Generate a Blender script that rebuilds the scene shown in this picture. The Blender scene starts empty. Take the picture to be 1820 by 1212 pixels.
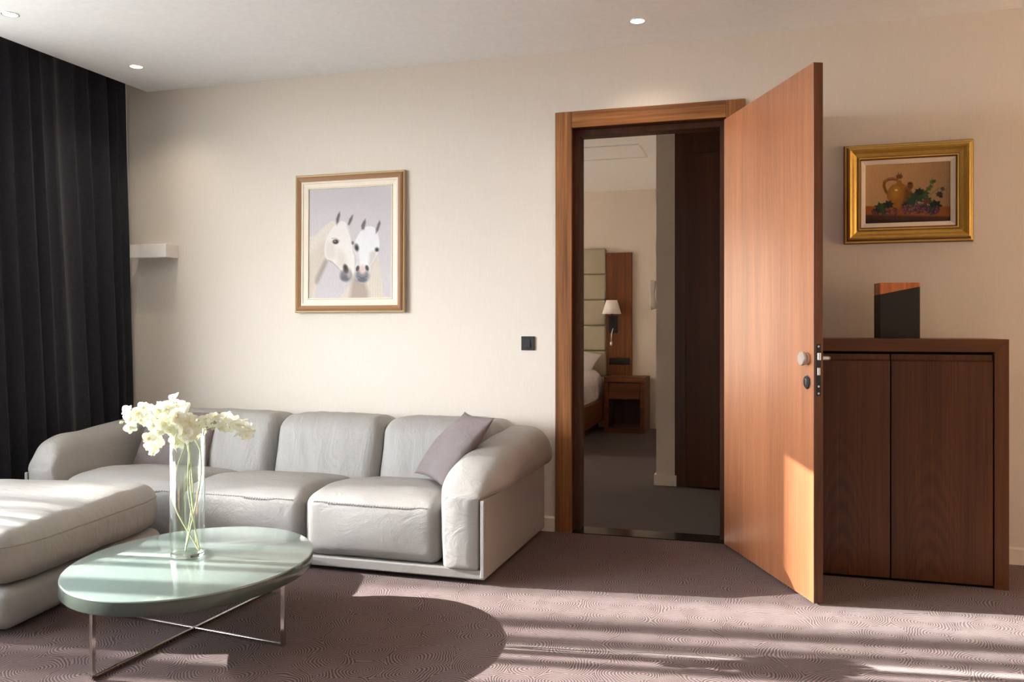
import bpy, bmesh, math, random
import numpy as np
from mathutils import Vector, Matrix, noise as mn
from mathutils.bvhtree import BVHTree

PI = math.pi
sc = bpy.context.scene
COL = sc.collection
rnd = random.Random(7)

# ------------------------------------------------------------------ camera
H = 1.111                      # camera height, metres
YW = 4.518                     # front plane of the picture wall
ZC = 2.61                      # ceiling
cam = bpy.data.cameras.new('camera')
cam.sensor_fit = 'HORIZONTAL'; cam.sensor_width = 36.0
cam.lens = 36.0 * 1515.0 / 1820.0
cam.shift_y = -24.0 / 1820.0
cam.clip_start = 0.02; cam.clip_end = 200
cam_o = bpy.data.objects.new('camera', cam); COL.objects.link(cam_o)
cam_o.location = (0, 0, H)
cam_o.rotation_euler = (PI / 2, 0, math.radians(16.9))
sc.camera = cam_o

# ------------------------------------------------------------------ light
sc.view_settings.view_transform = 'Standard'
sc.view_settings.look = 'None'
sc.view_settings.gamma = 1.0
sc.view_settings.use_curve_mapping = False
sc.view_settings.exposure = 1.38
try:
    sc.cycles.use_denoising = True
    sc.cycles.max_bounces = 14; sc.cycles.diffuse_bounces = 7; sc.cycles.glossy_bounces = 5
    sc.cycles.transmission_bounces = 10; sc.cycles.transparent_max_bounces = 16
    sc.cycles.sample_clamp_indirect = 6.0
except Exception:
    pass
world = bpy.data.worlds.new('sky'); sc.world = world; world.use_nodes = True
bg = world.node_tree.nodes['Background']
bg.inputs[0].default_value = (0.93, 0.965, 1.0, 1); bg.inputs[1].default_value = 30.0
# bright sky above, dimmer ground below the horizon
_w = world.node_tree; _tc = _w.nodes.new('ShaderNodeTexCoord'); _sx = _w.nodes.new('ShaderNodeSeparateXYZ'); _rp = _w.nodes.new('ShaderNodeValToRGB')
_w.links.new(_tc.outputs['Generated'], _sx.inputs[0]); _mr = _w.nodes.new('ShaderNodeMapRange'); _mr.inputs['From Min'].default_value = -1
_w.links.new(_sx.outputs['Z'], _mr.inputs['Value']); _w.links.new(_mr.outputs[0], _rp.inputs[0])
_rp.color_ramp.elements[0].position = .46; _rp.color_ramp.elements[0].color = (.15, .147, .14, 1)
_rp.color_ramp.elements[1].position = .53; _rp.color_ramp.elements[1].color = (1.0, 1.035, 1.075, 1)
for p_, c_ in ((.60, (1.0, 1.035, 1.08)), (.68, (.66, .70, .75)), (.78, (.55, .59, .65)), (1.0, (.45, .50, .57))):
    _e = _rp.color_ramp.elements.new(p_); _e.color = (*c_, 1)
_w.links.new(_rp.outputs[0], bg.inputs[0])

sun = bpy.data.lights.new('sun', 'SUN'); sun.energy = 19.5; sun.angle = math.radians(0.22)
sun.color = (1.0, 0.955, 0.90)
sun_o = bpy.data.objects.new('sun', sun); COL.objects.link(sun_o)
sun_dir = Vector((0.990, 0.139, -0.356)).normalized()
sun_o.rotation_euler = sun_dir.to_track_quat('-Z', 'Y').to_euler()
sun_o.location = (-9, 2, 5)

# daylight portals in the window openings (they only guide the sky's light, they add none)
def portal(name, loc, rot, sx, sy):
    l = bpy.data.lights.new(name, 'AREA'); l.shape = 'RECTANGLE'; l.size = sx; l.size_y = sy
    l.cycles.is_portal = True
    o = bpy.data.objects.new(name, l); COL.objects.link(o); o.location = loc; o.rotation_euler = rot
WIN = (0.2, 3.55, 2.52)        # living window: y from, y to, head height
portal('window_portal', (-4.16, (WIN[0] + WIN[1]) / 2, WIN[2] / 2), (0, -PI / 2, 0), WIN[2], WIN[1] - WIN[0])
RW = (2.9, 4.2, .8, 2.1)         # unseen window added in the right wall for fill: y from, y to, sill, head
portal('right_portal', (3.16, 3.55, 1.45), (0, PI / 2, 0), 1.3, 1.3)
BWIN = (6.3, 8.6, 0.5, 2.2)
portal('bedroom_portal', (-4.46, 7.45, 1.35), (0, -PI / 2, 0), 1.7, 2.3)

# ------------------------------------------------------------------ materials
def srgb(r, g, b):
    f = lambda c: (c / 255 / 12.92) if c <= 10 else ((c / 255 + 0.055) / 1.055) ** 2.4
    return (f(r), f(g), f(b))
class NT:
    def __init__(s, name):
        s.m = bpy.data.materials.new(name); s.m.use_nodes = True
        s.t = s.m.node_tree; s.N = s.t.nodes; s.L = s.t.links
        s.b = s.N['Principled BSDF']; s.out = s.N['Material Output']
    def n(s, typ, **kw):
        x = s.N.new(typ)
        for k, v in kw.items(): setattr(x, k, v)
        return x
    def l(s, a, b): s.L.new(a, b)
    def coord(s, kind='Object', scale=(1, 1, 1), loc=(0, 0, 0), rot=(0, 0, 0)):
        tc = s.n('ShaderNodeTexCoord'); mp = s.n('ShaderNodeMapping')
        mp.inputs['Scale'].default_value = scale; mp.inputs['Location'].default_value = loc; mp.inputs['Rotation'].default_value = rot
        s.l(tc.outputs[kind], mp.inputs[0]); return mp.outputs[0]
    def noise(s, vec, scale=5, detail=4, rough=.5, dist=0):
        x = s.n('ShaderNodeTexNoise'); x.inputs['Scale'].default_value = scale; x.inputs['Detail'].default_value = detail
        x.inputs['Roughness'].default_value = rough; x.inputs['Distortion'].default_value = dist
        s.l(vec, x.inputs['Vector']); return x.outputs[0]
    def ramp(s, fac, stops, interp='LINEAR'):
        x = s.n('ShaderNodeValToRGB'); cr = x.color_ramp; cr.interpolation = interp
        while len(cr.elements) < len(stops): cr.elements.new(0.5)
        for e, (p, c) in zip(cr.elements, stops):
            e.position = p; e.color = (c[0], c[1], c[2], 1) if not isinstance(c, (int, float)) else (c, c, c, 1)
        s.l(fac, x.inputs[0]); return x.outputs[0]
    def math(s, op, a, b=None, c=None):
        x = s.n('ShaderNodeMath', operation=op)
        for i, v in enumerate((a, b, c)):
            if v is None: continue
            if isinstance(v, (int, float)): x.inputs[i].default_value = v
            else: s.l(v, x.inputs[i])
        return x.outputs[0]
    def mix(s, fac, a, b, blend='MIX'):
        x = s.n('ShaderNodeMix', data_type='RGBA', blend_type=blend)
        if isinstance(fac, (int, float)): x.inputs[0].default_value = fac
        else: s.l(fac, x.inputs[0])
        for i, v in ((6, a), (7, b)):
            if isinstance(v, tuple): x.inputs[i].default_value = (*v[:3], 1)
            else: s.l(v, x.inputs[i])
        return x.outputs[2]
    def bump(s, h, strength=.3, dist=.01):
        x = s.n('ShaderNodeBump'); x.inputs['Strength'].default_value = strength; x.inputs['Distance'].default_value = dist
        s.l(h, x.inputs['Height']); s.l(x.outputs[0], s.b.inputs['Normal'])
    def base(s, c, rough=.5, spec=.5, metal=0):
        if isinstance(c, tuple): s.b.inputs['Base Color'].default_value = (*c, 1)
        else: s.l(c, s.b.inputs['Base Color'])
        s.b.inputs['Roughness'].default_value = rough; s.b.inputs['Specular IOR Level'].default_value = spec
        s.b.inputs['Metallic'].default_value = metal
        return s.m

def plain(name, c, rough=.5, spec=.5, metal=0, bump=0, bscale=200):
    t = NT(name)
    v = t.coord()
    col = t.mix(t.noise(v, 35, 3), tuple(x * .93 for x in c), tuple(min(1, x * 1.05) for x in c))
    if bump: t.bump(t.noise(v, bscale, 3), bump, .002)
    return t.base(col, rough, spec, metal)

def wood(name, axis='z', seed=0.0, tint=(1, 1, 1), cath=None, rough=.38, contrast=1.0, fs=120, fw=.38):
    """walnut veneer, grain along the given local axis; cath = (x0, z0) centre of a flame figure"""
    t = NT(name)
    def sc_(a, l):
        return {'z': (a, a, l), 'x': (l, a, a), 'y': (a, l, a)}[axis]
    o = (seed * 1.7, seed * .9, seed * 2.3)
    fine = t.noise(t.coord(scale=sc_(fs, 2.2), loc=o), 1, 4, .6)
    band = t.noise(t.coord(scale=sc_(17, .45), loc=o), 1, 5, .55, .8)
    broad = t.noise(t.coord(scale=sc_(3.5, .5), loc=o), 1, 2, .5)
    f = t.math('ADD', t.math('MULTIPLY', fine, fw), t.math('MULTIPLY', band, 1 - fw))
    if cath:
        sp = t.n('ShaderNodeSeparateXYZ'); t.l(t.coord(), sp.inputs[0])
        dx = t.math('SUBTRACT', sp.outputs['X'], cath[0])
        q = t.math('ADD', t.math('SUBTRACT', sp.outputs['Z'], cath[1]), t.math('MULTIPLY', t.math('MULTIPLY', dx, dx), 26.0))
        wv = t.noise(t.coord(scale=(9, 9, 2.2), loc=o), 1, 2, .5)
        q = t.math('ADD', q, t.math('MULTIPLY', wv, .16))
        s_ = t.math('SINE', t.math('MULTIPLY', q, 62.0))
        near = t.math('MAXIMUM', t.math('SUBTRACT', 1.0, t.math('MULTIPLY', t.math('ABSOLUTE', dx), 7.0)), 0.0)
        fd_ = t.n('ShaderNodeMapRange'); t.l(sp.outputs['Z'], fd_.inputs['Value']); fd_.inputs['From Min'].default_value = .75; fd_.inputs['From Max'].default_value = .40; fade = fd_.outputs[0]
        f = t.math('ADD', f, t.math('MULTIPLY', t.math('MULTIPLY', t.math('MULTIPLY', s_, near), fade), .09))
    f = t.math('ADD', f, t.math('MULTIPLY', t.math('SUBTRACT', broad, .5), .35))
    k = contrast
    d = srgb(92, 55, 31); m_ = srgb(139, 88, 54); li = srgb(176, 119, 77)
    mixc = lambda a, b, w: tuple(b[i] + (a[i] - b[i]) * w for i in range(3))
    cols = [tuple(c[i] * tint[i] for i in range(3)) for c in (mixc(d, m_, k), m_, mixc(li, m_, k))]
    col = t.ramp(f, [(.33, cols[0]), (.5, cols[1]), (.68, cols[2])])
    pores = t.noise(t.coord(scale=sc_(420, 7), loc=o), 1, 2, .6)
    col = t.mix(t.math('MULTIPLY', t.math('GREATER_THAN', pores, .62), .28), col, tuple(c * .55 for c in cols[0]))
    t.bump(fine, .06, .002)
    return t.base(col, rough, .45)

M = {}
# wallpaper: fine woven vertical texture
t = NT('wallpaper')
a1 = t.noise(t.coord(scale=(260, 260, 14)), 1, 3, .6); a2 = t.noise(t.coord(scale=(30, 30, 320)), 1, 3, .6)
w_ = t.math('ADD', t.math('MULTIPLY', a1, .6), t.math('MULTIPLY', a2, .4))
t.bump(w_, .12, .003)
M['wall'] = t.base(t.ramp(w_, [(.3, (.680, .622, .548)), (.7, (.730, .672, .598))]), .85, .2)
M['ceiling'] = plain('ceiling_paint', (.88, .905, .915), .9, .2)
M['white'] = plain('white_paint', (.80, .78, .74), .5, .4)
M['base'] = plain('baseboard_paint', (.78, .72, .64), .5, .4)
# carpet with concentric swirls
def carpet(name, dark, light, amt=1.0):
    t = NT(name)
    v = t.coord()
    nz = t.n('ShaderNodeTexNoise'); nz.inputs['Scale'].default_value = 9; nz.inputs['Detail'].default_value = 1
    t.l(v, nz.inputs['Vector'])
    vm = t.n('ShaderNodeVectorMath', operation='SCALE'); t.l(nz.outputs[1], vm.inputs[0]); vm.inputs['Scale'].default_value = .055
    va = t.n('ShaderNodeVectorMath', operation='ADD'); t.l(v, va.inputs[0]); t.l(vm.outputs[0], va.inputs[1])
    vo = t.n('ShaderNodeTexVoronoi', voronoi_dimensions='2D', feature='F1'); vo.inputs['Scale'].default_value = 6.0
    vo.inputs['Randomness'].default_value = .85
    t.l(va.outputs[0], vo.inputs['Vector'])
    s_ = t.math('SINE', t.math('MULTIPLY', vo.outputs['Distance'], 108.0))
    s_ = t.math('ADD', s_, t.math('MULTIPLY', t.math('SUBTRACT', t.noise(v, 240, 2), .5), 2.2))
    s_ = t.math('ADD', t.math('MULTIPLY', s_, .44 * amt), .5)
    patch = t.noise(v, 2.2, 3)
    s_ = t.math('ADD', s_, t.math('MULTIPLY', t.math('SUBTRACT', patch, .5), .25))
    col = t.ramp(s_, [(.12, dark), (.88, light)])
    t.bump(t.math('ADD', s_, t.noise(v, 500, 2)), .35, .004)
    m = t.base(col, .95, .12)
    t.b.inputs['Sheen Weight'].default_value = .15
    return m
M['carpet'] = carpet('carpet', (.019, .0078, .0062), (.198, .119, .112))
M['carpet_b'] = carpet('bedroom_carpet', (.030, .019, .018), (.080, .056, .054), .6)
# leather
def leather(name, c, wr=(9, 9, 9), wamt=.35):
    t = NT(name)
    v = t.coord()
    g = t.noise(v, 420, 3, .6)
    w = t.noise(t.coord(scale=wr), 1, 4, .6, 1.2)
    h = t.math('ADD', t.math('MULTIPLY', g, .06), t.math('MULTIPLY', w, wamt))
    t.bump(h, .8, .03)
    col = t.mix(t.noise(v, 6, 4), tuple(x * .94 for x in c), tuple(x * 1.05 for x in c))
    return t.base(col, .46, .42)
LC = (.345, .335, .318)
M['leather'] = leather('leather', LC, (5, 5, 5), .18)
M['leather_back'] = leather('leather_back', LC, (11, 7, 3.0), .32)
M['leather_seat'] = leather('leather_seat', LC, (5, 8, 7), .28)
M['leather_arm'] = leather('leather_arm', LC, (8, 8, 10), .32)
M['leather_ott'] = leather('leather_ottoman', LC, (3.2, 13, 8), .42)
M['thread'] = plain('thread', (.30, .285, .255), .7, .2)
M['mauve'] = leather('mauve_fabric', (.205, .170, .168), (9, 12, 9), .3)
M['mauve'].node_tree.nodes['Principled BSDF'].inputs['Roughness'].default_value = .7
# curtain
t = NT('curtain_fabric'); v = t.coord(scale=(300, 300, 300))
t.bump(t.noise(v, 1, 2), .2, .002)
M['curtain'] = t.base(t.mix(t.noise(t.coord(), 60, 3), (.018, .021, .029), (.042, .039, .046)), .9, .15)
t.b.inputs['Sheen Weight'].default_value = .1
# wood
M['frame_wood'] = wood('walnut_frame_upright', 'z', 1.0, (1.12, 1.16, .88))
M['frame_wood_x'] = wood('walnut_frame_head', 'x', 2.0, (1.08, 1.10, .84))
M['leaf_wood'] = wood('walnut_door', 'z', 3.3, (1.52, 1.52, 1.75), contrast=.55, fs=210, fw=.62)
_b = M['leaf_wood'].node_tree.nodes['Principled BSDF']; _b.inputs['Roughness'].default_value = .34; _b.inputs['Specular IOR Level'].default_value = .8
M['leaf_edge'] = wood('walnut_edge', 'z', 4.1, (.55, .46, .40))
M['cab_a'] = wood('walnut_cabinet_a', 'z', 5.2, (.37, .27, .10), (.30, .42), contrast=.6, fs=200, fw=.6)
M['cab_b'] = wood('walnut_cabinet_b', 'z', 6.4, (.37, .27, .10), (.66, .47), contrast=.6, fs=200, fw=.6)
M['cab_x'] = wood('walnut_cabinet_top', 'x', 7.5, (.50, .39, .17), contrast=.6)
M['cab_z'] = wood('walnut_cabinet_side', 'z', 8.6, (.40, .30, .12), contrast=.5)
M['dark_wood'] = wood('dark_walnut', 'z', 9.7, (.25, .185, .14), contrast=.6)
M['bed_wood_z'] = wood('bed_walnut_upright', 'z', 10.3, (.66, .58, .46))
M['bed_wood_x'] = wood('bed_walnut', 'x', 11.3, (.54, .46, .35))
M['block_wood'] = wood('block_wood', 'z', 12.1, (2.1, 1.75, 1.3))
M['block_side'] = wood('block_wood_shade', 'z', 12.9, (.6, .5, .4))
M['block_dark'] = plain('dark_stone', (.022, .020, .020), .6, .3, bump=.4, bscale=160)
M['black'] = plain('black_plastic', (.018, .018, .02), .4, .4)
M['void'] = plain('shadow_gap', (.012, .010, .009), .9, .1)
M['mint'] = plain('mint_lacquer', (.222, .283, .257), .07, .6)
_b = M['mint'].node_tree.nodes['Principled BSDF']; _b.inputs['Coat Weight'].default_value = .2; _b.inputs['Coat Roughness'].default_value = .02
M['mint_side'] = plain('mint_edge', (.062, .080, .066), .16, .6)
M['chrome'] = plain('chrome', (.62, .58, .55), .12, .5, 1)
M['steel'] = plain('brushed_steel', (.70, .68, .66), .35, .5, 1)
M['dark_metal'] = plain('dark_metal', (.05, .05, .05), .4, .5, 1)
M['granite'] = plain('black_granite', (.012, .012, .012), .12, .5)
# glass that lets the sun's light through
t = NT('vase_glass')
tp = t.n('ShaderNodeBsdfTransparent'); tp.inputs[0].default_value = (.965, .985, .975, 1)
gy = t.n('ShaderNodeBsdfGlossy'); gy.inputs['Roughness'].default_value = .02; gy.inputs[0].default_value = (1, 1, 1, 1)
lw = t.n('ShaderNodeLayerWeight'); lw.inputs['Blend'].default_value = .5
fr_ = t.math('ADD', t.math('MULTIPLY', t.math('POWER', lw.outputs['Facing'], 3.2), .62), .045)
mx = t.n('ShaderNodeMixShader'); t.l(fr_, mx.inputs[0]); t.l(tp.outputs[0], mx.inputs[1]); t.l(gy.outputs[0], mx.inputs[2])
t.l(mx.outputs[0], t.out.inputs[0]); M['glass'] = t.m
t = NT('vase_foot_glass')
gl = t.n('ShaderNodeBsdfGlass'); gl.inputs['IOR'].default_value = 1.45; gl.inputs['Color'].default_value = (.97, .99, .98, 1)
t.l(gl.outputs[0], t.out.inputs[0]); M['glass_foot'] = t.m
# petals
t = NT('orchid_petal')
t.base((.92, .92, .86), .6, .3)
tr = t.n('ShaderNodeBsdfTranslucent'); tr.inputs[0].default_value = (.88, .90, .70, 1)
mx = t.n('ShaderNodeMixShader'); mx.inputs[0].default_value = .35
t.l(t.b.outputs[0], mx.inputs[1]); t.l(tr.outputs[0], mx.inputs[2]); t.l(mx.outputs[0], t.out.inputs[0]); M['petal'] = t.m
M['lip'] = plain('orchid_lip', (.86, .80, .48), .6, .3)
M['stem'] = plain('stem_green', (.40, .43, .24), .55, .3)
M['bud'] = plain('orchid_bud', (.66, .70, .42), .6, .3)
# frames
M['fr_brown'] = plain('frame_brown', (.30, .155, .075), .35, .4)
M['fr_gilt'] = plain('frame_gilt_line', (.62, .48, .27), .35, .5, .5)
M['fr_cream'] = plain('frame_cream', (.80, .72, .60), .6, .3)
t = NT('frame_gold'); v = t.coord()
t.bump(t.noise(v, 150, 4), .25, .002)
M['fr_gold'] = t.base(t.mix(t.noise(v, 45, 5, .65), (.52, .34, .075), (.80, .58, .16)), .45, .5, .7)
M['fr_red'] = plain('frame_red_brown', (.17, .055, .02), .35, .5)
# emission
def emit(name, c, s):
    t = NT(name); e = t.n('ShaderNodeEmission'); e.inputs[0].default_value = (*c, 1); e.inputs[1].default_value = s
    t.l(e.outputs[0], t.out.inputs[0]); return t.m
M['lamp_on'] = emit('downlight_glow', (1.0, .93, .82), 2.2)
M['shade'] = plain('lamp_shade_fabric', (.90, .89, .87), .8, .2)
M['headboard'] = plain('headboard_fabric', (.42, .385, .285), .8, .2, bump=.15)
# bed linen
t = NT('bed_linen'); v = t.coord()
t.bump(t.noise(v, 14, 4, .6, 1.5), .5, .03)
nn = t.noise(v, 9, 6, .7, 2.5)
M['linen'] = t.base(t.ramp(nn, [(.56, (.72, .68, .69)), (.60, (.52, .33, .40)), (.63, (.72, .68, .69))]), .85, .2)
M['linen_white'] = plain('pillow_linen', (.70, .67, .67), .85, .2)
# sheer curtain: strips of transparency set into the fabric shape the sun streaks
t = NT('sheer_fabric')
v = t.coord()
sx = t.n('ShaderNodeSeparateXYZ'); t.l(v, sx.inputs[0])
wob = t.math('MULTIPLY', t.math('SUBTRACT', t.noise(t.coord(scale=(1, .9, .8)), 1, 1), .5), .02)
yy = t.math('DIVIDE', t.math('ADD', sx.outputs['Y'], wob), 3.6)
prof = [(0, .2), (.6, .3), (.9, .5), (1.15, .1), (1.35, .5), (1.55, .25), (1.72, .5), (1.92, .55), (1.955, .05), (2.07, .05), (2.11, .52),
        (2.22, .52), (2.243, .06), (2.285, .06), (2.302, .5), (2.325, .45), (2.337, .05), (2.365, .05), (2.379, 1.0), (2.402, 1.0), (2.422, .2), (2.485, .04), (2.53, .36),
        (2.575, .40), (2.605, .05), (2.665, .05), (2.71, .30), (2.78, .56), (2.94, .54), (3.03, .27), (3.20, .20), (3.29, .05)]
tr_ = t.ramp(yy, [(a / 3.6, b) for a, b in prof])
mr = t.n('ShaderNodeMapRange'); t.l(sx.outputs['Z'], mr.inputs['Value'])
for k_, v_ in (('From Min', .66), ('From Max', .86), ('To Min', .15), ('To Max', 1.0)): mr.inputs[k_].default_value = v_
tr_ = t.math('MULTIPLY', tr_, mr.outputs[0])  # denser low down, to dim the sun on the ottoman
tp = t.n('ShaderNodeBsdfTransparent'); tl = t.n('ShaderNodeBsdfTranslucent'); tl.inputs[0].default_value = (.02, .02, .02, 1)
mx = t.n('ShaderNodeMixShader'); t.l(tr_, mx.inputs[0]); t.l(tl.outputs[0], mx.inputs[1]); t.l(tp.outputs[0], mx.inputs[2])
t.l(mx.outputs[0], t.out.inputs[0]); M['sheer'] = t.m
t = NT('blind_fabric'); tl = t.n('ShaderNodeBsdfTranslucent'); tl.inputs[0].default_value = (.34, .30, .265, 1); t.l(tl.outputs[0], t.out.inputs[0]); M['blind'] = t.m
t = NT('warm_blind_fabric'); tl = t.n('ShaderNodeBsdfTranslucent'); tl.inputs[0].default_value = (.50, .385, .275, 1); t.l(tl.outputs[0], t.out.inputs[0]); M['warm_blind'] = t.m
# painted canvases read a colour attribute (the pictures are painted below, pixel by pixel)
def canvas_mat(name):
    t = NT(name); a = t.n('ShaderNodeAttribute'); a.attribute_name = 'paint'
    t.bump(t.noise(t.coord(), 900, 2), .15, .001)
    return t.base(a.outputs[0], .6, .3)
M['canvas_h'] = canvas_mat('horse_canvas'); M['canvas_s'] = canvas_mat('still_life_canvas')

# ------------------------------------------------------------------ builders
def link(o, parent=None, **props):
    COL.objects.link(o)
    if parent is not None: o.parent = parent
    for k, v in props.items(): o[k] = v
    return o
def mesh(name, V, Fs, mat, parent=None, smooth=False, bevel=0, seg=2, auto=None, **props):
    me = bpy.data.meshes.new(name); me.from_pydata([tuple(v) for v in V], [], [tuple(f) for f in Fs]); me.validate(); me.update()
    mats = mat if isinstance(mat, (list, tuple)) else [mat]
    for m in mats: me.materials.append(m)
    bm = bmesh.new(); bm.from_mesh(me); bmesh.ops.recalc_face_normals(bm, faces=bm.faces)
    if auto is not None:
        for e in bm.edges:
            if len(e.link_faces) == 2 and e.calc_face_angle(0) > auto: e.smooth = False
        smooth = True
    bm.to_mesh(me); bm.free()
    if smooth:
        for p in me.polygons: p.use_smooth = True
    o = bpy.data.objects.new(name, me); link(o, parent, **props)
    if bevel:
        b = o.modifiers.new('bevel', 'BEVEL'); b.width = bevel; b.segments = seg; b.limit_method = 'ANGLE'
    return o
class MB:
    """collects pieces that together are one mesh"""
    def __init__(s): s.V = []; s.F = []; s.MI = []
    def add(s, V, Fs, mi=0):
        o = len(s.V); s.V += [tuple(v) for v in V]; s.F += [tuple(i + o for i in f) for f in Fs]; s.MI += [mi] * len(Fs); return s
    def box(s, x0, x1, y0, y1, z0, z1, mi=0):
        V = [(x0, y0, z0), (x1, y0, z0), (x1, y1, z0), (x0, y1, z0), (x0, y0, z1), (x1, y0, z1), (x1, y1, z1), (x0, y1, z1)]
        return s.add(V, [(0, 3, 2, 1), (4, 5, 6, 7), (0, 1, 5, 4), (1, 2, 6, 5), (2, 3, 7, 6), (3, 0, 4, 7)], mi)
    def tube(s, pts, r, n=10, mi=0, caps=True):
        pts = [Vector(p) for p in pts]; rs = r if isinstance(r, (list, tuple)) else [r] * len(pts)
        V = []; up = None
        for i, p in enumerate(pts):
            d = (pts[min(i + 1, len(pts) - 1)] - pts[max(i - 1, 0)]).normalized()
            if up is None: up = Vector((0, 0, 1)) if abs(d.z) < .9 else Vector((1, 0, 0))
            a = d.cross(up).normalized(); b = a.cross(d).normalized(); up = b
            for k in range(n):
                an = 2 * PI * k / n; V.append(p + a * math.cos(an) * rs[i] + b * math.sin(an) * rs[i])
        Fs = [(i * n + k, i * n + (k + 1) % n, (i + 1) * n + (k + 1) % n, (i + 1) * n + k) for i in range(len(pts) - 1) for k in range(n)]
        if caps: Fs += [tuple(range(n))[::-1], tuple((len(pts) - 1) * n + k for k in range(n))]
        return s.add(V, Fs, mi)
    def lathe(s, prof, n=48, c=(0, 0, 0), axis='z', mi=0):
        V = []; Fs = []
        for r, h in prof:
            for k in range(n):
                a = 2 * PI * k / n; p = (r * math.cos(a), r * math.sin(a), h)
                if axis == 'y': p = (p[0], p[2], p[1])
                if axis == 'x': p = (p[2], p[0], p[1])
                V.append((p[0] + c[0], p[1] + c[1], p[2] + c[2]))
        for i in range(len(prof) - 1):
            for k in range(n): Fs.append((i * n + k, i * n + (k + 1) % n, (i + 1) * n + (k + 1) % n, (i + 1) * n + k))
        Fs.append(tuple(range(n))[::-1]); Fs.append(tuple((len(prof) - 1) * n + k for k in range(n)))
        return s.add(V, Fs, mi)
    def build(s, name, mat, parent=None, **kw):
        mats = mat if isinstance(mat, (list, tuple)) else [mat]
        mi = s.MI
        o = mesh(name, s.V, s.F, mats, parent, **kw)
        if len(mats) > 1:
            for p, i in zip(o.data.polygons, mi): p.material_index = i
        return o
def box(name, x0, x1, y0, y1, z0, z1, mat, parent=None, bevel=0, **kw):
    return MB().box(x0, x1, y0, y1, z0, z1).build(name, mat, parent, bevel=bevel, **kw)
def thing(name, label, cat, loc=(0, 0, 0), rotz=0, group=None, **kw):
    o = bpy.data.objects.new(name, None); COL.objects.link(o); o.empty_display_size = .05
    o.location = loc; o.rotation_euler = (0, 0, rotz); o['label'] = label; o['category'] = cat
    if group: o['group'] = group
    return o
def struct(o): o['kind'] = 'structure'; return o

def soft_box(sx, sy, sz, r, n=18, fn=None):
    """a cube grid rounded by radius r, then reshaped by fn(x, y, z, normal); centred on the origin"""
    ids = {}; V = []; Fs = []
    hx, hy, hz = sx / 2, sy / 2, sz / 2
    def remap(t):
        return t
    def vert(p):
        k = tuple(round(c, 5) for c in p)
        if k in ids: return ids[k]
        P = Vector((p[0] * hx, p[1] * hy, p[2] * hz))
        rx, ry, rz = min(r, hx * .98), min(r, hy * .98), min(r, hz * .98)
        C_ = Vector((max(-hx + rx, min(hx - rx, P.x)), max(-hy + ry, min(hy - ry, P.y)), max(-hz + rz, min(hz - rz, P.z))))
        d = Vector(((P.x - C_.x) / rx, (P.y - C_.y) / ry, (P.z - C_.z) / rz))
        L = d.length
        if L > 1e-9:
            d.normalize(); Q = C_ + Vector((d.x * rx, d.y * ry, d.z * rz))
        else: Q = P
        if fn: Q = fn(Q, d)
        ids[k] = len(V); V.append(Q); return ids[k]
    def axis_pts(h, m):      # denser near the ends so the rounding is smooth
        rr = min(r, h * .98) / h
        k = max(4, m // 4)
        pts = [-1 + rr * (i / k) for i in range(k)]
        mid = [-1 + rr + (2 - 2 * rr) * i / m for i in range(m + 1)]
        return pts + mid + [-p for p in reversed(pts)]
    ax = [axis_pts(hx, n), axis_pts(hy, n), axis_pts(hz, max(4, n // 2))]
    for a in range(3):
        b, c = [(1, 2), (2, 0), (0, 1)][a]
        for s in (-1, 1):
            for i in range(len(ax[b]) - 1):
                for j in range(len(ax[c]) - 1):
                    q = []
                    for (u, w) in ((ax[b][i], ax[c][j]), (ax[b][i + 1], ax[c][j]), (ax[b][i + 1], ax[c][j + 1]), (ax[b][i], ax[c][j + 1])):
                        p = [0, 0, 0]; p[a] = s; p[b] = u; p[c] = w; q.append(vert(p))
                    if len(set(q)) == 4: Fs.append(q if s > 0 else q[::-1])
    return V, Fs
def wr(p, f, seed=0):
    return mn.noise(Vector((p[0] * f[0] + seed, p[1] * f[1] - seed * 1.3, p[2] * f[2] + seed * .7)))
def loft(rings, name, mat, parent, **kw):
    n = len(rings[0]); V = [v for r in rings for v in r]
    Fs = [(i * n + k, i * n + (k + 1) % n, (i + 1) * n + (k + 1) % n, (i + 1) * n + k) for i in range(len(rings) - 1) for k in range(n)]
    Fs += [tuple(range(n))[::-1], tuple((len(rings) - 1) * n + k for k in range(n))]
    return mesh(name, V, Fs, mat, parent, smooth=True, **kw)

# ------------------------------------------------------------------ room shell
XL, XR, YR = -4.15, 3.1, -2.2
DX0, DX1, DZ = -1.03, -0.225, 2.19        # clear doorway
YB = 4.66                                  # bedroom face of the wall
struct(box('floor', XL, XR, YR, 4.505, -.06, 0, M['carpet']))
struct(box('ceiling', -3.8, XR, YR, YW, ZC, ZC + .12, M['ceiling']))
struct(box('ceiling_pocket', XL - .12, -3.8, YR, YW, ZC + .12, ZC + .2, M['ceiling']))
b = MB()
b.box(XL - .45, DX0 - .05, YW, YB, -.06, ZC + .12)
b.box(DX1 + .05, XR, YW, YB, -.06, ZC + .12)
b.box(DX0 - .05, DX1 + .05, YW, YB, DZ + .05, ZC + .12)
struct(b.build('wall_back', M['wall']))
b = MB()
b.box(XR, XR + .1, YR, RW[0], -.06, ZC + .12); b.box(XR, XR + .1, RW[1], YB, -.06, ZC + .12)
b.box(XR, XR + .1, RW[0], RW[1], -.06, RW[2]); b.box(XR, XR + .1, RW[0], RW[1], RW[3], ZC + .12)
struct(b.build('wall_right', M['wall']))
b = MB()
for (y0, y1, z0, z1) in ((RW[0], RW[0] + .05, RW[2], RW[3]), (RW[1] - .05, RW[1], RW[2], RW[3]), (RW[0] + .05, RW[1] - .05, RW[2], RW[2] + .05), (RW[0] + .05, RW[1] - .05, RW[3] - .05, RW[3])):
    b.box(XR + .02, XR + .08, y0, y1, z0, z1)
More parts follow.
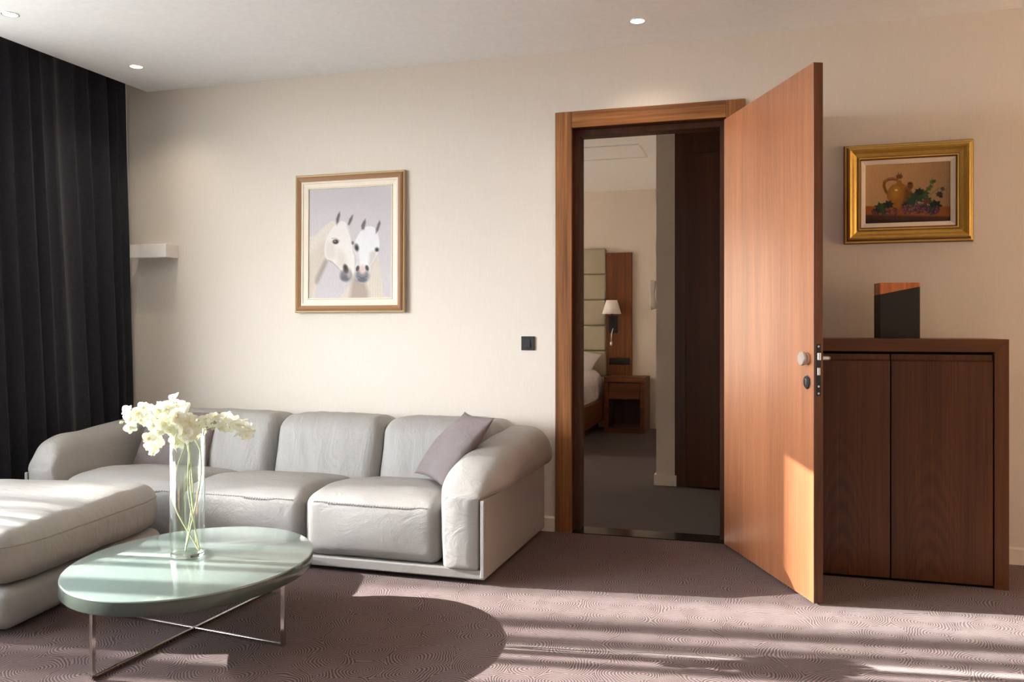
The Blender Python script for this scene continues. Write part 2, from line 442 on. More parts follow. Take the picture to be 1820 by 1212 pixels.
win_b = struct(b.build('window_2', M['white']))  # out of view, added as a fill source
box('blind', XR - .012, XR - .009, RW[0] - .08, RW[1] + .08, RW[2] - .1, RW[3] + .1, M['warm_blind'], win_b)  # unseen blind added to turn the right-hand fill warm
struct(box('wall_rear', XL - .12, XR + .1, YR - .1, YR, -.06, ZC + .2, M['wall']))
b = MB()
b.box(XL - .12, XL, YR, WIN[0], -.06, ZC + .2); b.box(XL - .12, XL, WIN[1], YW, -.06, ZC + .2)
b.box(XL - .12, XL, WIN[0], WIN[1], WIN[2], ZC + .2)
struct(b.build('wall_left', M['white']))
b = MB()
for (y0, y1, z0, z1) in ((WIN[0], WIN[0] + .05, 0, WIN[2]), (WIN[1] - .05, WIN[1], 0, WIN[2]), (WIN[0] + .05, WIN[1] - .05, WIN[2] - .05, WIN[2]), (WIN[0] + .05, WIN[1] - .05, -.01, .03)):
    b.box(XL - .09, XL - .03, y0, y1, z0, z1)
win_a = struct(b.build('window_1', M['white']))
struct(box('balcony_slab', XL - 1.62, XL - .12, -1.5, 5.5, 2.66, 2.82, M['white']))  # unseen overhang added to block high sun and upper sky
# skirting boards
def baseboard(name, x0, x1):
    V = []
    prof = [(YW, 0), (YW - .015, 0), (YW - .015, .072), (YW - .009, .08), (YW, .08)]
    for x in (x0, x1): V += [(x, y, z) for y, z in prof]
    n = len(prof); Fs = [(k, (k + 1) % n, n + (k + 1) % n, n + k) for k in range(n)] + [tuple(range(n))[::-1], tuple(range(n, 2 * n))]
    struct(mesh(name, V, Fs, M['base']))
baseboard('baseboard_left', -4.1, -1.125); baseboard('baseboard_right', 0.965, XR)

# door lining (architrave, jambs, head) and threshold
b = MB()
AX0, AX1, AZ = -1.123, -.125, 2.278
b.box(AX0, DX0, YW - .018, YW, 0, AZ, 0)          # left casing
b.box(DX1 + .005, AX1, YW - .018, YW, 0, AZ, 0)    # right casing
struct(b.build('trim_1', M['frame_wood'], bevel=.003))
struct(box('trim_2', DX0, DX1 + .005, YW - .0185, YW, DZ, AZ, M['frame_wood_x'], bevel=.003))
b = MB()
b.box(DX0 - .05, DX0, YW, YB + .012, 0, DZ + .05); b.box(DX1, DX1 + .05, YW, YB + .012, 0, DZ + .05)
b.box(DX0, DX1, YW, YB + .012, DZ, DZ + .05)
b.box(DX0, DX0 + .03, YW + .055, YB + .012, 0, DZ); b.box(DX0 + .03, DX1, YW + .055, YB + .012, DZ - .03, DZ)
b.box(DX1 - .03, DX1, YW + .055, YB + .012, 0, DZ - .03)
struct(b.build('trim_3', M['dark_wood']))
struct(box('trim_4', DX0, DX1, 4.505, YB, -.03, .004, M['granite']))

# ------------------------------------------------------------------ bedroom beyond the doorway
YF = 9.40
struct(box('floor_bedroom', -4.45, 1.2, YB, YF, -.06, 0, M['carpet_b']))
struct(box('ceiling_bedroom', -4.45, 1.2, YB, YF, 2.63, 2.75, M['ceiling']))
struct(box('wall_bedroom_far', -4.55, 1.3, YF, YF + .1, -.06, 2.75, M['wall']))
b = MB()
b.box(-4.57, -4.45, YB, BWIN[0], -.06, 2.75); b.box(-4.57, -4.45, BWIN[1], YF, -.06, 2.75)
b.box(-4.57, -4.45, BWIN[0], BWIN[1], -.06, BWIN[2]); b.box(-4.57, -4.45, BWIN[0], BWIN[1], BWIN[3], 2.75)
struct(b.build('wall_bedroom_left', M['wall']))
struct(box('wall_bedroom_right', 1.2, 1.3, YB, YF, -.06, 2.75, M['wall']))
PX0, PX1, PY = -.775, -.645, 6.05
struct(box('wall_partition', PX0, PX1, PY, YF, 0, 2.63, M['wall']))
b = MB(); b.box(PX0 - .014, PX1 + .012, PY - .014, PY, 0, .075); b.box(PX0 - .014, PX0, PY, YF - .4, 0, .075)
struct(b.build('baseboard_partition', M['base']))
struct(box('baseboard_far', -1.23, PX0 - .014, YF - .014, YF, 0, .08, M['base']))
b = MB(); b.box(PX1, PX1 + .075, PY - .004, PY + .1, 0, 2.63); b.box(PX1 + .075, .9, PY - .004, PY + .1, 2.32, 2.63); b.box(.28, .9, PY - .004, PY + .1, 0, 2.32)
struct(b.build('trim_5', M['dark_wood']))
struct(box('wall_closet', PX1, .9, PY + .5, PY + .6, 0, 2.63, M['void']))
d2 = bpy.data.objects.new('door_2', None); COL.objects.link(d2); struct(d2)
d2.location = (PX1 + .08, PY - .01, 0); d2.rotation_euler = (0, 0, math.radians(-7))
box('door_leaf', 0, .85, -.04, 0, .012, 2.31, M['dark_wood'], d2, bevel=.002)
# ceiling hatch lines in the bedroom
b = MB()
for (x0, x1, y0, y1) in ((-2.4, -1.05, 7.05, 7.06), (-1.06, -1.05, 7.06, 7.6), (-2.4, -1.05, 7.6, 7.61), (-2.4, -2.39, 7.06, 7.6)): b.box(x0, x1, y0, y1, 2.622, 2.63)
struct(b.build('trim_6', M['ceiling']))

def bedroom():
    hb = thing('headboard', 'tall grey-green upholstered headboard of stacked padded panels behind the bed', 'headboard', (-2.65, YF, .28))
    z = .0
    for k in range(6):
        h = .285
        def f(Q, d, k=k):
            return Q
        V, Fs = soft_box(1.80, .07, h - .004, .022, 8, f)
        V = [(v.x, v.y - .036, v.z + z + h / 2) for v in V]
        mesh('panel', V, Fs, M['headboard'], hb, smooth=True); z += h
    wp = thing('wall_panel', 'upright walnut panel with squared edges on the wall between headboard and bedroom corner', 'wall panel', (-1.607, YF, .575))
    box('board', -.143, .143, -.045, -.001, 0, 1.362, M['bed_wood_z'], wp, bevel=.004)
    la = thing('wall_lamp', 'bedside wall lamp with white tapered shade on the walnut panel', 'lamp', (-1.67, YF - .045, 1.05))
    box('back_plate', -.05, .05, -.02, -.001, 0, .19, M['black'], la, bevel=.003)
    MB().tube([(0, -.02, .12), (0, -.085, .13), (0, -.1, .16), (0, -.1, .25)], .008).build('arm', M['dark_metal'], la, smooth=True)
    b = MB(); n = 40; V = []
    for r, zz in ((.105, .21), (.06, .36), (.056, .36), (.101, .21)):
        V += [(r * math.cos(2 * PI * k / n), -.1 + r * math.sin(2 * PI * k / n), zz) for k in range(n)]
    b.add(V, [(i * n + k, i * n + (k + 1) % n, ((i + 1) % 4) * n + (k + 1) % n, ((i + 1) % 4) * n + k) for i in range(4) for k in range(n)])
    b.build('lamp_shade', M['shade'], la, smooth=True)
    MB().tube([(0, -.022, .05), (.005, -.06, .04), (-.005, -.07, 0), (-.01, -.07, -.1)], .006).build('reading_light_stalk', M['steel'], la, smooth=True)
    MB().lathe([(.008, -.14), (.016, -.135), (.014, -.1), (.006, -.095)], 16, (-.01, -.07, 0)).build('reading_light_head', M['steel'], la, smooth=True)
    so = thing('socket_strip', 'black triple socket strip on the walnut panel above the nightstand', 'socket', (-1.6, YF - .045, .70))
    box('plate', -.115, .115, -.012, -.0005, 0, .075, M['black'], so, bevel=.003)
    for k in range(3): box('socket', -.1 + .068 * k, -.038 + .068 * k, -.015, -.012, .008, .067, M['dark_metal'], so, bevel=.002)
    ns = thing('nightstand', 'walnut nightstand with one drawer over an open shelf, beside the bed', 'nightstand', (-1.48, 8.93, 0))
    b = MB(); hw = .215
    b.box(-hw, hw, 0, .42, .535, .585); b.box(-hw, -hw + .045, 0, .42, .0, .535); b.box(hw - .045, hw, 0, .42, 0, .535); b.box(-hw + .045, hw - .045, 0, .42, .0, .05); b.build('body', M['bed_wood_x'], ns)
    box('back_panel', -hw + .045, hw - .045, .395, .415, .05, .535, M['dark_wood'], ns)  # dark wood stands in for the shade inside the open shelf
    box('drawer', -hw + .05, hw - .05, .006, .38, .355, .525, M['bed_wood_x'], ns, bevel=.003)
    bd = thing('bed', 'bed with walnut side rail and rumpled white duvet printed with pink flowers', 'bed', (-2.66, 9.32, 0))
    b = MB(); b.box(-.86, .95, -2.05, -.02, .12, .34); b.box(-.80, .85, -1.95, -.1, .0, .12)
    b.build('bed_frame', M['bed_wood_x'], bd, bevel=.006)
    def fd(Q, d):
        k = max(0, Q.z + .12) * .5
        q = Q.copy(); q.z += .02 * wr(Q, (4, 4, 2), 3) + .012 * wr(Q, (11, 9, 4), 8)
        q += Vector((d.x, d.y, 0)) * (.03 * wr(Q, (5, 6, 7), 5)); return q
    V, Fs = soft_box(1.74, 1.95, .36, .12, 26, fd)
    mesh('duvet', [(v.x + .045, v.y - 1.02, v.z + .47) for v in V], Fs, M['linen'], bd, smooth=True)
    pl = thing('bed_pillow', 'white pillow leaning on the headboard at the head of the bed', 'pillow', (-2.10, 9.08, .735))
    V, Fs = pillow_mesh(.60, .42, .09, 3, 1.0)
    o = mesh('pillow_body', V, Fs, M['linen_white'], pl, smooth=True); o.rotation_euler = (math.radians(34), math.radians(6), math.radians(-8))
    ph = thing('intercom_handset', 'white wall intercom phone with coiled cord on the partition end', 'intercom', (PX0, 6.32, 1.24))
    box('base_plate', -.028, -.001, -.045, .045, 0, .22, M['white'], ph, bevel=.006)
    MB().tube([(-.052, -.005, .215), (-.06, -.005, .18), (-.062, -.005, .11), (-.060, -.005, .04), (-.050, -.005, .005)], [.020, .024, .016, .024, .021], 12).build('handset', M['white'], ph, smooth=True)
    MB().tube([(-.018 - .014 * math.sin(k * .9) + .01 * k / 60, -.005 + .012 * math.cos(k * .9), .0 - .16 * k / 60) for k in range(61)], .0035, 6).build('coiled_cord', M['white'], ph, smooth=True)

def pillow_mesh(w, h, thick, seed, ear=1.0, n=40):
    V = []; Fs = []
    for side in (1, -1):
        off = len(V)
        for j in range(n + 1):
            for i in range(n + 1):
                u = -1 + 2 * i / n; v = -1 + 2 * j / n
                tz = thick * (max(0, 1 - abs(u) ** 2.2) ** .62) * (max(0, 1 - abs(v) ** 2.2) ** .62)
                ru = 1 - .075 * ear * (1 - v * v) * 1.0 * abs(u) ** 3 - 0; rv = 1 - .075 * ear * (1 - u * u) * abs(v) ** 3
                x = u * ru * w / 2; y = v * rv * h / 2
                edge = (abs(u) ** 6 + abs(v) ** 6)
                tz += .10 * thick * wr((x, y, side), (9, 7, 1), seed) * min(1, tz / thick * 2)
                tz += .07 * thick * wr((x + y, x - y, side), (6, 22, 1), seed + 4) * min(1, tz / thick * 2)
                z = side * tz + .012 * wr((x, y, 0), (4, 4, 0), seed + 9)
                V.append((x, y, z))
        for j in range(n):
            for i in range(n):
                a = off + j * (n + 1) + i; q = (a, a + 1, a + n + 2, a + n + 1)
                Fs.append(q if side > 0 else q[::-1])
    # weld the rim
    m = (n + 1) * (n + 1); remap = list(range(2 * m))
    for j in range(n + 1):
        for i in range(n + 1):
            if i in (0, n) or j in (0, n): remap[m + j * (n + 1) + i] = j * (n + 1) + i
    used = sorted(set(remap)); idx = {k: q for q, k in enumerate(used)}
    return [V[k] for k in used], [tuple(idx[remap[k]] for k in f) for f in Fs]
bedroom()
b = MB()
for (y0, y1, z0, z1) in ((BWIN[0], BWIN[0] + .05, BWIN[2], BWIN[3]), (BWIN[1] - .05, BWIN[1], BWIN[2], BWIN[3]), (BWIN[0] + .05, BWIN[1] - .05, BWIN[2], BWIN[2] + .05), (BWIN[0] + .05, BWIN[1] - .05, BWIN[3] - .05, BWIN[3])):
    b.box(-4.54, -4.48, y0, y1, z0, z1)
win_c = struct(b.build('window_3', M['white']))
box('blind', -4.40, -4.398, 6.2, 8.7, .4, 2.3, M['blind'], win_c)  # unseen blind added to keep direct sun off the bedroom floor

# ------------------------------------------------------------------ open door
dr = bpy.data.objects.new('door_1', None); COL.objects.link(dr); struct(dr)
dr.location = (-.229, 4.476, 0); dr.rotation_euler = (0, 0, math.atan2(3.611 - 4.476, .163 + .229))
LL, LZ = .95, 2.172
b = MB(); b.box(0, LL, 0, .04, .008, LZ)
o = b.build('door_leaf', [M['leaf_wood'], M['leaf_edge']], dr, bevel=.0015)
for p in o.data.polygons:
    if abs(p.normal.x) > .9 or p.normal.y > .9 or abs(p.normal.z) > .9: p.material_index = 1
ZH = .985
KX = LL - .028
b = MB()
b.lathe([(.024, -.012), (.024, 0)], 36, (LL - .052, 0, ZH), 'y'); b.lathe([(.009, -.02), (.009, -.012)], 20, (LL - .052, 0, ZH), 'y')
b.lathe([(.026, -.030), (.0285, -.027), (.0285, -.017), (.024, -.014)], 36, (LL - .052, 0, ZH), 'y')
b.build('door_knob', M['steel'], dr, auto=.6, label='round brushed steel knob')
b = MB(); b.lathe([(.024, -.008), (.026, -.006), (.026, 0)], 36, (LL - .05, 0, ZH - .095), 'y', 0)
e = b.build('keyhole_rosette', M['black'], dr, auto=.6, label='round black keyhole plate with chrome rim')
MB().lathe([(.0265, -.004), (.029, -.003), (.029, 0)], 36, (LL - .05, 0, ZH - .095), 'y').build('rosette_rim', M['chrome'], e, auto=.6)
MB().box(LL - .056, LL - .044, -.011, -.008, ZH - .108, ZH - .082).build('lock_cylinder', M['chrome'], e, bevel=.001)
lp = box('latch_plate', LL, LL + .002, .010, .030, ZH - .148, ZH + .06, M['dark_metal'], dr, bevel=.0008, label='narrow dark metal latch plate on the door edge')
box('latch_bolt', LL + .002, LL + .012, .013, .026, ZH - .005, ZH + .025, M['steel'], lp, bevel=.002)
box('dead_bolt', LL + .002, LL + .006, .014, .026, ZH - .065, ZH - .035, M['steel'], lp, bevel=.001)
for zz in (ZH + .05, ZH - .11, ZH - .138): MB().lathe([(.0045, .002), (.004, .004)], 12, (LL, .020, zz), 'x').build('screw', M['steel'], lp)
b = MB(); b.lathe([(.024, 0), (.024, .01)], 32, (LL - .05, .04, ZH), 'y')
b.tube([(LL - .05, .05, ZH), (LL - .05, .085, ZH), (LL - .06, .095, ZH), (LL - .17, .096, ZH)], .0095, 16)
b.build('lever_handle', M['steel'], dr, auto=.6, label='brushed steel lever handle on the far face')
for zz in (.25, 1.1, 1.95): MB().lathe([(.008, 0), (.008, .09)], 16, (-.004, .046, zz)).build('hinge', M['steel'], dr, auto=.6)

# ------------------------------------------------------------------ cabinet
CX0, CX1, CY, CZ = .045, .962, 4.052, 1.061
cb = thing('cabinet', 'walnut two-door cabinet with mitred frame standing against the wall behind the open door', 'cabinet', (0, 0, 0))
T = .055
def mitre(name, quad, y0, y1, mat):
    V = [(x, y0, z) for x, z in quad] + [(x, y1, z) for x, z in quad]
    return mesh(name, V, [(0, 1, 2, 3), (7, 6, 5, 4), (0, 4, 5, 1), (1, 5, 6, 2), (2, 6, 7, 3), (3, 7, 4, 0)], mat, cb, bevel=.0012)
mitre('top_board', [(CX0, CZ), (CX1, CZ), (CX1 - T, CZ - T), (CX0 + T, CZ - T)], CY, YW - .004, M['cab_x'])
mitre('side_board', [(CX1, CZ), (CX1, 0), (CX1 - T, 0), (CX1 - T, CZ - T)], CY, YW - .004, M['cab_z'])
mitre('side_board', [(CX0, CZ), (CX0 + T, CZ - T), (CX0 + T, 0), (CX0, 0)], CY, YW - .004, M['cab_z'])
b = MB(); b.box(CX0 + T, CX1 - T, CY + .03, YW - .004, .02, CZ - T)
b.build('carcass', M['void'], cb)
box('plinth', CX0 + T, CX1 - T, CY + .02, CY + .03, 0, .03, M['void'], cb)
for nm, x0, x1 in (('cab_a', CX0 + T + .004, .4985), ('cab_b', .5045, CX1 - T - .006)):
    # finger-grip recess along the top edge: the door is a slab with a bevelled head
    z0, z1 = .014, CZ - T - .012
    prof = [(CY + .002, z0), (CY + .002, z1 - .03), (CY + .012, z1 - .024), (CY + .012, z1), (CY + .026, z1), (CY + .026, z0)]
    V = [(x, y, z) for x in (x0, x1) for y, z in prof]; n = len(prof)
    Fs = [(k, (k + 1) % n, n + (k + 1) % n, n + k) for k in range(n)] + [tuple(range(n))[::-1], tuple(range(n, 2 * n))]
    mesh('door', V, Fs, M[nm], cb, bevel=.001)
# decorative block on the cabinet: dark stone with a slanted copper-coloured wooden top
bk = thing('decorative_block', 'dark stone block with slanted orange wood top standing on the walnut cabinet', 'ornament', (.572, 4.30, CZ), math.radians(9))
w0, w1, dp, hh = -.088, .088, .10, .258
za, zb = .203, .239
stone = [(w0, 0, 0), (w1, 0, 0), (w1, dp, 0), (w0, dp, 0), (w0, 0, za), (w1, 0, zb), (w1, dp, zb), (w0, dp, za)]
FB = [(0, 3, 2, 1), (4, 5, 6, 7), (0, 1, 5, 4), (1, 2, 6, 5), (2, 3, 7, 6), (3, 0, 4, 7)]
mesh('stone_body', stone, FB, M['block_dark'], bk, bevel=.0015)
cap = [(w0, 0, za), (w1, 0, zb), (w1, dp, zb), (w0, dp, za), (w0, 0, hh), (w1, 0, hh), (w1, dp, hh), (w0, dp, hh)]
mesh('wooden_top', cap, FB, M['block_wood'], bk, bevel=.0015, label='orange wooden wedge on top')

# ------------------------------------------------------------------ pictures
def raster(W, Hh, bg_fn):
    yy, xx = np.mgrid[0:Hh, 0:W]; img = bg_fn(xx / (W - 1), yy / (Hh - 1)).astype(float)
    return img
class Painter:
    """a tiny painter: soft shapes in the coordinates of a rectangle x0..x1, y0..y1"""
    def __init__(s, W, Hh, x0, x1, y0, y1, shear=0):
        s.W, s.H = W, Hh
        jj, ii = np.mgrid[0:Hh, 0:W]
        s.u = ii / (W - 1); s.v = jj / (Hh - 1)
        s.X = x0 + s.u * (x1 - x0); s.Y = y0 + s.v * (y1 - y0) + shear * s.u
        s.px = (x1 - x0) / W
        s.img = np.zeros((Hh, W, 3))
        s.rs = np.random.RandomState(3)
    def blend(s, a, c): 
        a = np.clip(a, 0, 1)[..., None]; s.img = s.img * (1 - a) + np.array(c, float) * a
    def poly(s, pts, c, soft=4, op=1.0):
        pts = np.array(pts, float); n = len(pts); inside = np.zeros(s.X.shape, bool); dist = np.full(s.X.shape, 1e9)
        for i in range(n):
            (xa, ya), (xb, yb) = pts[i], pts[(i + 1) % n]
            cond = ((ya > s.Y) != (yb > s.Y)); xi = (xb - xa) * (s.Y - ya) / ((yb - ya) if yb != ya else 1e-9) + xa
            inside ^= cond & (s.X < xi)
            L2 = (xb - xa) ** 2 + (yb - ya) ** 2 + 1e-9
            tt = np.clip(((s.X - xa) * (xb - xa) + (s.Y - ya) * (yb - ya)) / L2, 0, 1)
            dist = np.minimum(dist, np.hypot(s.X - xa - tt * (xb - xa), s.Y - ya - tt * (yb - ya)))
        sd = np.where(inside, dist, -dist)
        s.blend(op * np.clip(sd / soft + .5, 0, 1), c)
    def smooth(s, pts, k=6):
        P = [Vector(p) for p in pts]; out = []; n = len(P)
        for i in range(n):
            p0, p1, p2, p3 = P[i - 1], P[i], P[(i + 1) % n], P[(i + 2) % n]
            for j in range(k):
                t_ = j / k
                out.append(tuple(.5 * ((2 * p1) + (p2 - p0) * t_ + (2 * p0 - 5 * p1 + 4 * p2 - p3) * t_ ** 2 + (3 * p1 - p0 - 3 * p2 + p3) * t_ ** 3)))
        return out
    def blob(s, pts, c, soft=4, op=1.0): s.poly(s.smooth(pts), c, soft, op)
    def ell(s, cx, cy, rx, ry, c, soft=.25, op=1.0, rot=0):
        ca, sa = math.cos(rot), math.sin(rot); dx, dy = s.X - cx, s.Y - cy
        r = np.hypot((dx * ca + dy * sa) / rx, (-dx * sa + dy * ca) / ry); s.blend(op * np.clip((1 - r) / soft + .5, 0, 1), c)
    def line(s, pts, w, c, op=1.0, soft=3):
        dist = np.full(s.X.shape, 1e9)
        for (xa, ya), (xb, yb) in zip(pts[:-1], pts[1:]):
            L2 = (xb - xa) ** 2 + (yb - ya) ** 2 + 1e-9
            tt = np.clip(((s.X - xa) * (xb - xa) + (s.Y - ya) * (yb - ya)) / L2, 0, 1)
            dist = np.minimum(dist, np.hypot(s.X - xa - tt * (xb - xa), s.Y - ya - tt * (yb - ya)))
        s.blend(op * np.clip((w / 2 - dist) / soft + .5, 0, 1), c)
    def grain(s, amt, fx=1):
        g = s.rs.randn(s.H, s.W)
        for _ in range(2): g = (g + np.roll(g, 1, 0) + np.roll(g, -1, 0)) / 3 * 1.4
        s.img = np.clip(s.img + (g * amt)[..., None], 0, 255)
    def canvas(s, name, w, h, mat, parent, y):
        W, Hh = s.W, s.H
        V = [(-w / 2 + w * i / (W - 1), y, h / 2 - h * j / (Hh - 1)) for j in range(Hh) for i in range(W)]
        Fs = [(j * W + i, (j + 1) * W + i, (j + 1) * W + i + 1, j * W + i + 1) for j in range(Hh - 1) for i in range(W - 1)]
        # thickness: a rim going back to the wall side
        n0 = len(V); V += [(-w / 2, y + .008, h / 2), (w / 2, y + .008, h / 2), (w / 2, y + .008, -h / 2), (-w / 2, y + .008, -h / 2)]
        Fs.append((n0, n0 + 1, n0 + 2, n0 + 3))
        me = bpy.data.meshes.new(name); me.from_pydata(V, [], Fs); me.update(); me.materials.append(mat)
        c = s.img / 255.0; lin = np.where(c <= .04045, c / 12.92, ((c + .055) / 1.055) ** 2.4).reshape(-1, 3)
        at = me.color_attributes.new('paint', 'FLOAT_COLOR', 'POINT')
        arr = np.ones((len(V), 4)); arr[:n0, :3] = lin; at.data.foreach_set('color', arr.ravel())
        o = bpy.data.objects.new(name, me); return link(o, parent)
def frame_ring(w, h, prof, name, mat, parent, mis=None, **kw):
    """mitred frame: prof = (inset from the outer edge, y) going from the outside to the inside"""
    V = []; n = len(prof)
    for cxn, czn in ((-1, 1), (1, 1), (1, -1), (-1, -1)):
        for ins, y in prof: V.append((cxn * (w / 2 - ins), y, czn * (h / 2 - ins)))
    Fs = []; mi = []
    for c in range(4):
        for k in range(n - 1):
            Fs.append((c * n + k, ((c + 1) % 4) * n + k, ((c + 1) % 4) * n + k + 1, c * n + k + 1)); mi.append(mis[k] if mis else 0)
    o = mesh(name, V, Fs, mat, parent, **kw)
    if mis:
        for p, i in zip(o.data.polygons, mi): p.material_index = i
    return o

def horse_picture():
    W_, H_ = .709, .818
    t_ = thing('horse_painting', 'framed painting of two white horse heads hanging above the sofa', 'painting', (-2.362, YW, 1.607), 0)
    t_.rotation_euler = (math.radians(-0.6), 0, 0); t_.location.y -= .008
    frame_ring(W_, H_, [(0, 0), (0, -.018), (.006, -.022), (.010, -.020), (.014, -.026), (.024, -.030), (.040, -.024), (.043, -.020)], 'frame_moulding', [M['fr_brown'], M['fr_gilt']], t_, [1, 1, 1, 0, 0, 0, 1])
    frame_ring(W_ - .086, H_ - .086, [(0, -.004), (0, -.020), (.008, -.021), (.012, -.016), (.034, -.012), (.037, -.015), (.042, -.015), (.043, -.005)], 'inner_slip', [M['fr_cream'], M['fr_gilt']], t_, [0, 0, 0, 0, 1, 0, 0], label='cream inner slip with a gilt line')
    P = Painter(170, 214, 165, 815, 190, 1055, -22)
    top = np.array((206, 200, 202.)); bot = np.array((202, 197, 200.)); tt = P.v[..., None]
    P.img = top * (1 - tt) + bot * tt
    for k in range(26):
        P.ell(P.rs.uniform(150, 830), P.rs.uniform(180, 1000), P.rs.uniform(60, 150), P.rs.uniform(50, 120), [(214, 205, 207), (200, 196, 201), (208, 207, 203), (206, 196, 198)][k % 4], 1.2, .35)
    # left horse: neck, head
    P.blob([(150, 620), (215, 555), (290, 480), (350, 440), (400, 470), (330, 620), (318, 740), (262, 850), (225, 960), (205, 1075), (150, 1080)], (222, 213, 200), 10)
    P.blob([(150, 760), (240, 640), (300, 600), (310, 745), (255, 860), (215, 980), (195, 1075), (150, 1080)], (205, 194, 180), 40, .8)
    P.blob([(300, 735), (322, 750), (275, 860), (232, 940), (218, 900), (262, 800)], (158, 146, 136), 26, .8)
    for k in range(16): P.line([(330 - k * 11, 470 + k * 14), (290 - k * 9, 560 + k * 22)], 7, (196, 186, 178) if k % 2 else (236, 230, 222), .3, 10)
    P.blob([(375, 470), (425, 440), (470, 470), (500, 560), (522, 680), (530, 780), (522, 860), (496, 905), (455, 912), (424, 880), (420, 835), (378, 785), (345, 752), (312, 745), (290, 690), (296, 610), (330, 530)], (233, 228, 222), 6)
    P.blob([(300, 620), (345, 600), (380, 660), (370, 730), (330, 745), (300, 710)], (214, 204, 194), 40, .7)
    P.blob([(400, 660), (450, 700), (470, 780), (440, 830), (390, 770)], (216, 205, 192), 40, .7)
    P.line([(318, 748), (360, 770), (400, 808), (425, 838)], 7, (170, 156, 146), .8, 8)
    P.line([(470, 480), (502, 580), (520, 690)], 6, (198, 190, 190), .8, 8)
    P.ell(463, 868, 48, 48, (126, 122, 126), .5); P.ell(455, 890, 32, 22, (104, 102, 108), .7, .8); P.ell(487, 850, 18, 40, (178, 164, 158), .7, .8)
    P.ell(460, 815, 20, 36, (84, 76, 74), .5, 1, -.25); P.ell(458, 808, 8, 18, (52, 46, 46), .7, 1, -.25)
    P.ell(379, 603, 25, 19, (150, 138, 128), .7); P.ell(379, 604, 21, 17, (62, 54, 52), .5); P.ell(374, 599, 5, 4, (190, 190, 200), .8)
    P.line([(348, 578), (380, 575), (410, 594)], 6, (168, 156, 150), .8, 6)
    for e, inn in (([(384, 482), (372, 425), (390, 380), (418, 346), (424, 390), (412, 448)], [(386, 465), (382, 425), (396, 385), (412, 366), (414, 395), (402, 445)]), ([(468, 478), (480, 425), (500, 395), (522, 376), (518, 425), (492, 482)], [(474, 470), (486, 428), (503, 402), (515, 392), (511, 425), (489, 472)])):
        P.poly(e, (206, 200, 198), 5); P.poly([((q[0] - 400) * 1.0 + 400, q[1]) for q in inn], (104, 97, 99), 12)
    # right horse
    P.blob([(545, 850), (640, 860), (690, 740), (712, 700), (735, 850), (758, 1000), (770, 1080), (430, 1080), (455, 985), (500, 930)], (216, 206, 192), 10)
    P.blob([(520, 890), (600, 915), (640, 1000), (620, 1080), (500, 1080), (500, 980)], (166, 150, 136), 40, .8)
    for k in range(12): P.line([(660 + k * 7, 800 + k * 10), (640 + k * 10, 930), (650 + k * 9, 1070)], 7, (196, 184, 168) if k % 2 else (232, 224, 212), .3, 10)
    P.blob([(578, 520), (610, 492), (645, 482), (690, 500), (716, 570), (720, 660), (690, 730), (655, 800), (640, 880), (605, 925), (565, 922), (533, 880), (532, 830), (548, 740), (524, 660), (540, 585)], (234, 233, 235), 6)
    P.blob([(535, 660), (560, 690), (570, 790), (550, 800), (548, 740)], (206, 200, 200), 22, .8)
    P.blob([(650, 690), (700, 690), (655, 800), (640, 830)], (204, 196, 188), 24, .8)
    P.ell(588, 868, 56, 56, (132, 130, 136), .5); P.ell(592, 820, 26, 34, (222, 196, 188), .8); P.ell(590, 902, 34, 18, (104, 104, 112), .7)
    P.ell(553, 812, 13, 22, (78, 72, 74), .6, 1, .3); P.ell(627, 808, 13, 22, (78, 72, 74), .6, 1, -.3)
    P.line([(558, 872), (590, 888), (622, 872)], 6, (84, 82, 90), .8, 6)
    P.ell(545, 648, 18, 30, (112, 106, 106), .7, 1, -.2); P.ell(546, 652, 11, 18, (54, 50, 52), .6, 1, -.2)
    P.ell(703, 664, 17, 18, (120, 112, 110), .7); P.ell(703, 666, 10, 11, (52, 48, 50), .6); P.ell(514, 612, 10, 14, (120, 112, 110), .7)
    for e, inn in (([(580, 518), (572, 475), (588, 440), (618, 404), (624, 455), (606, 512)], [(584, 505), (580, 475), (594, 446), (613, 424), (616, 455), (602, 505)]), ([(690, 548), (688, 500), (702, 460), (722, 416), (738, 460), (718, 520)], [(696, 535), (696, 500), (708, 465), (722, 436), (730, 460), (714, 512)])):
        P.poly(e, (206, 200, 200), 5); P.poly(inn, (110, 103, 107), 12)
    P.grain(2.2)
    P.blob([(170, 190), (830, 160), (830, 330), (600, 300), (400, 330), (170, 320)], (190, 184, 188), 120, .35)
    P.img = P.img * .93
    P.canvas('canvas', W_ - .172, H_ - .172, M['canvas_h'], t_, -.008)
horse_picture()

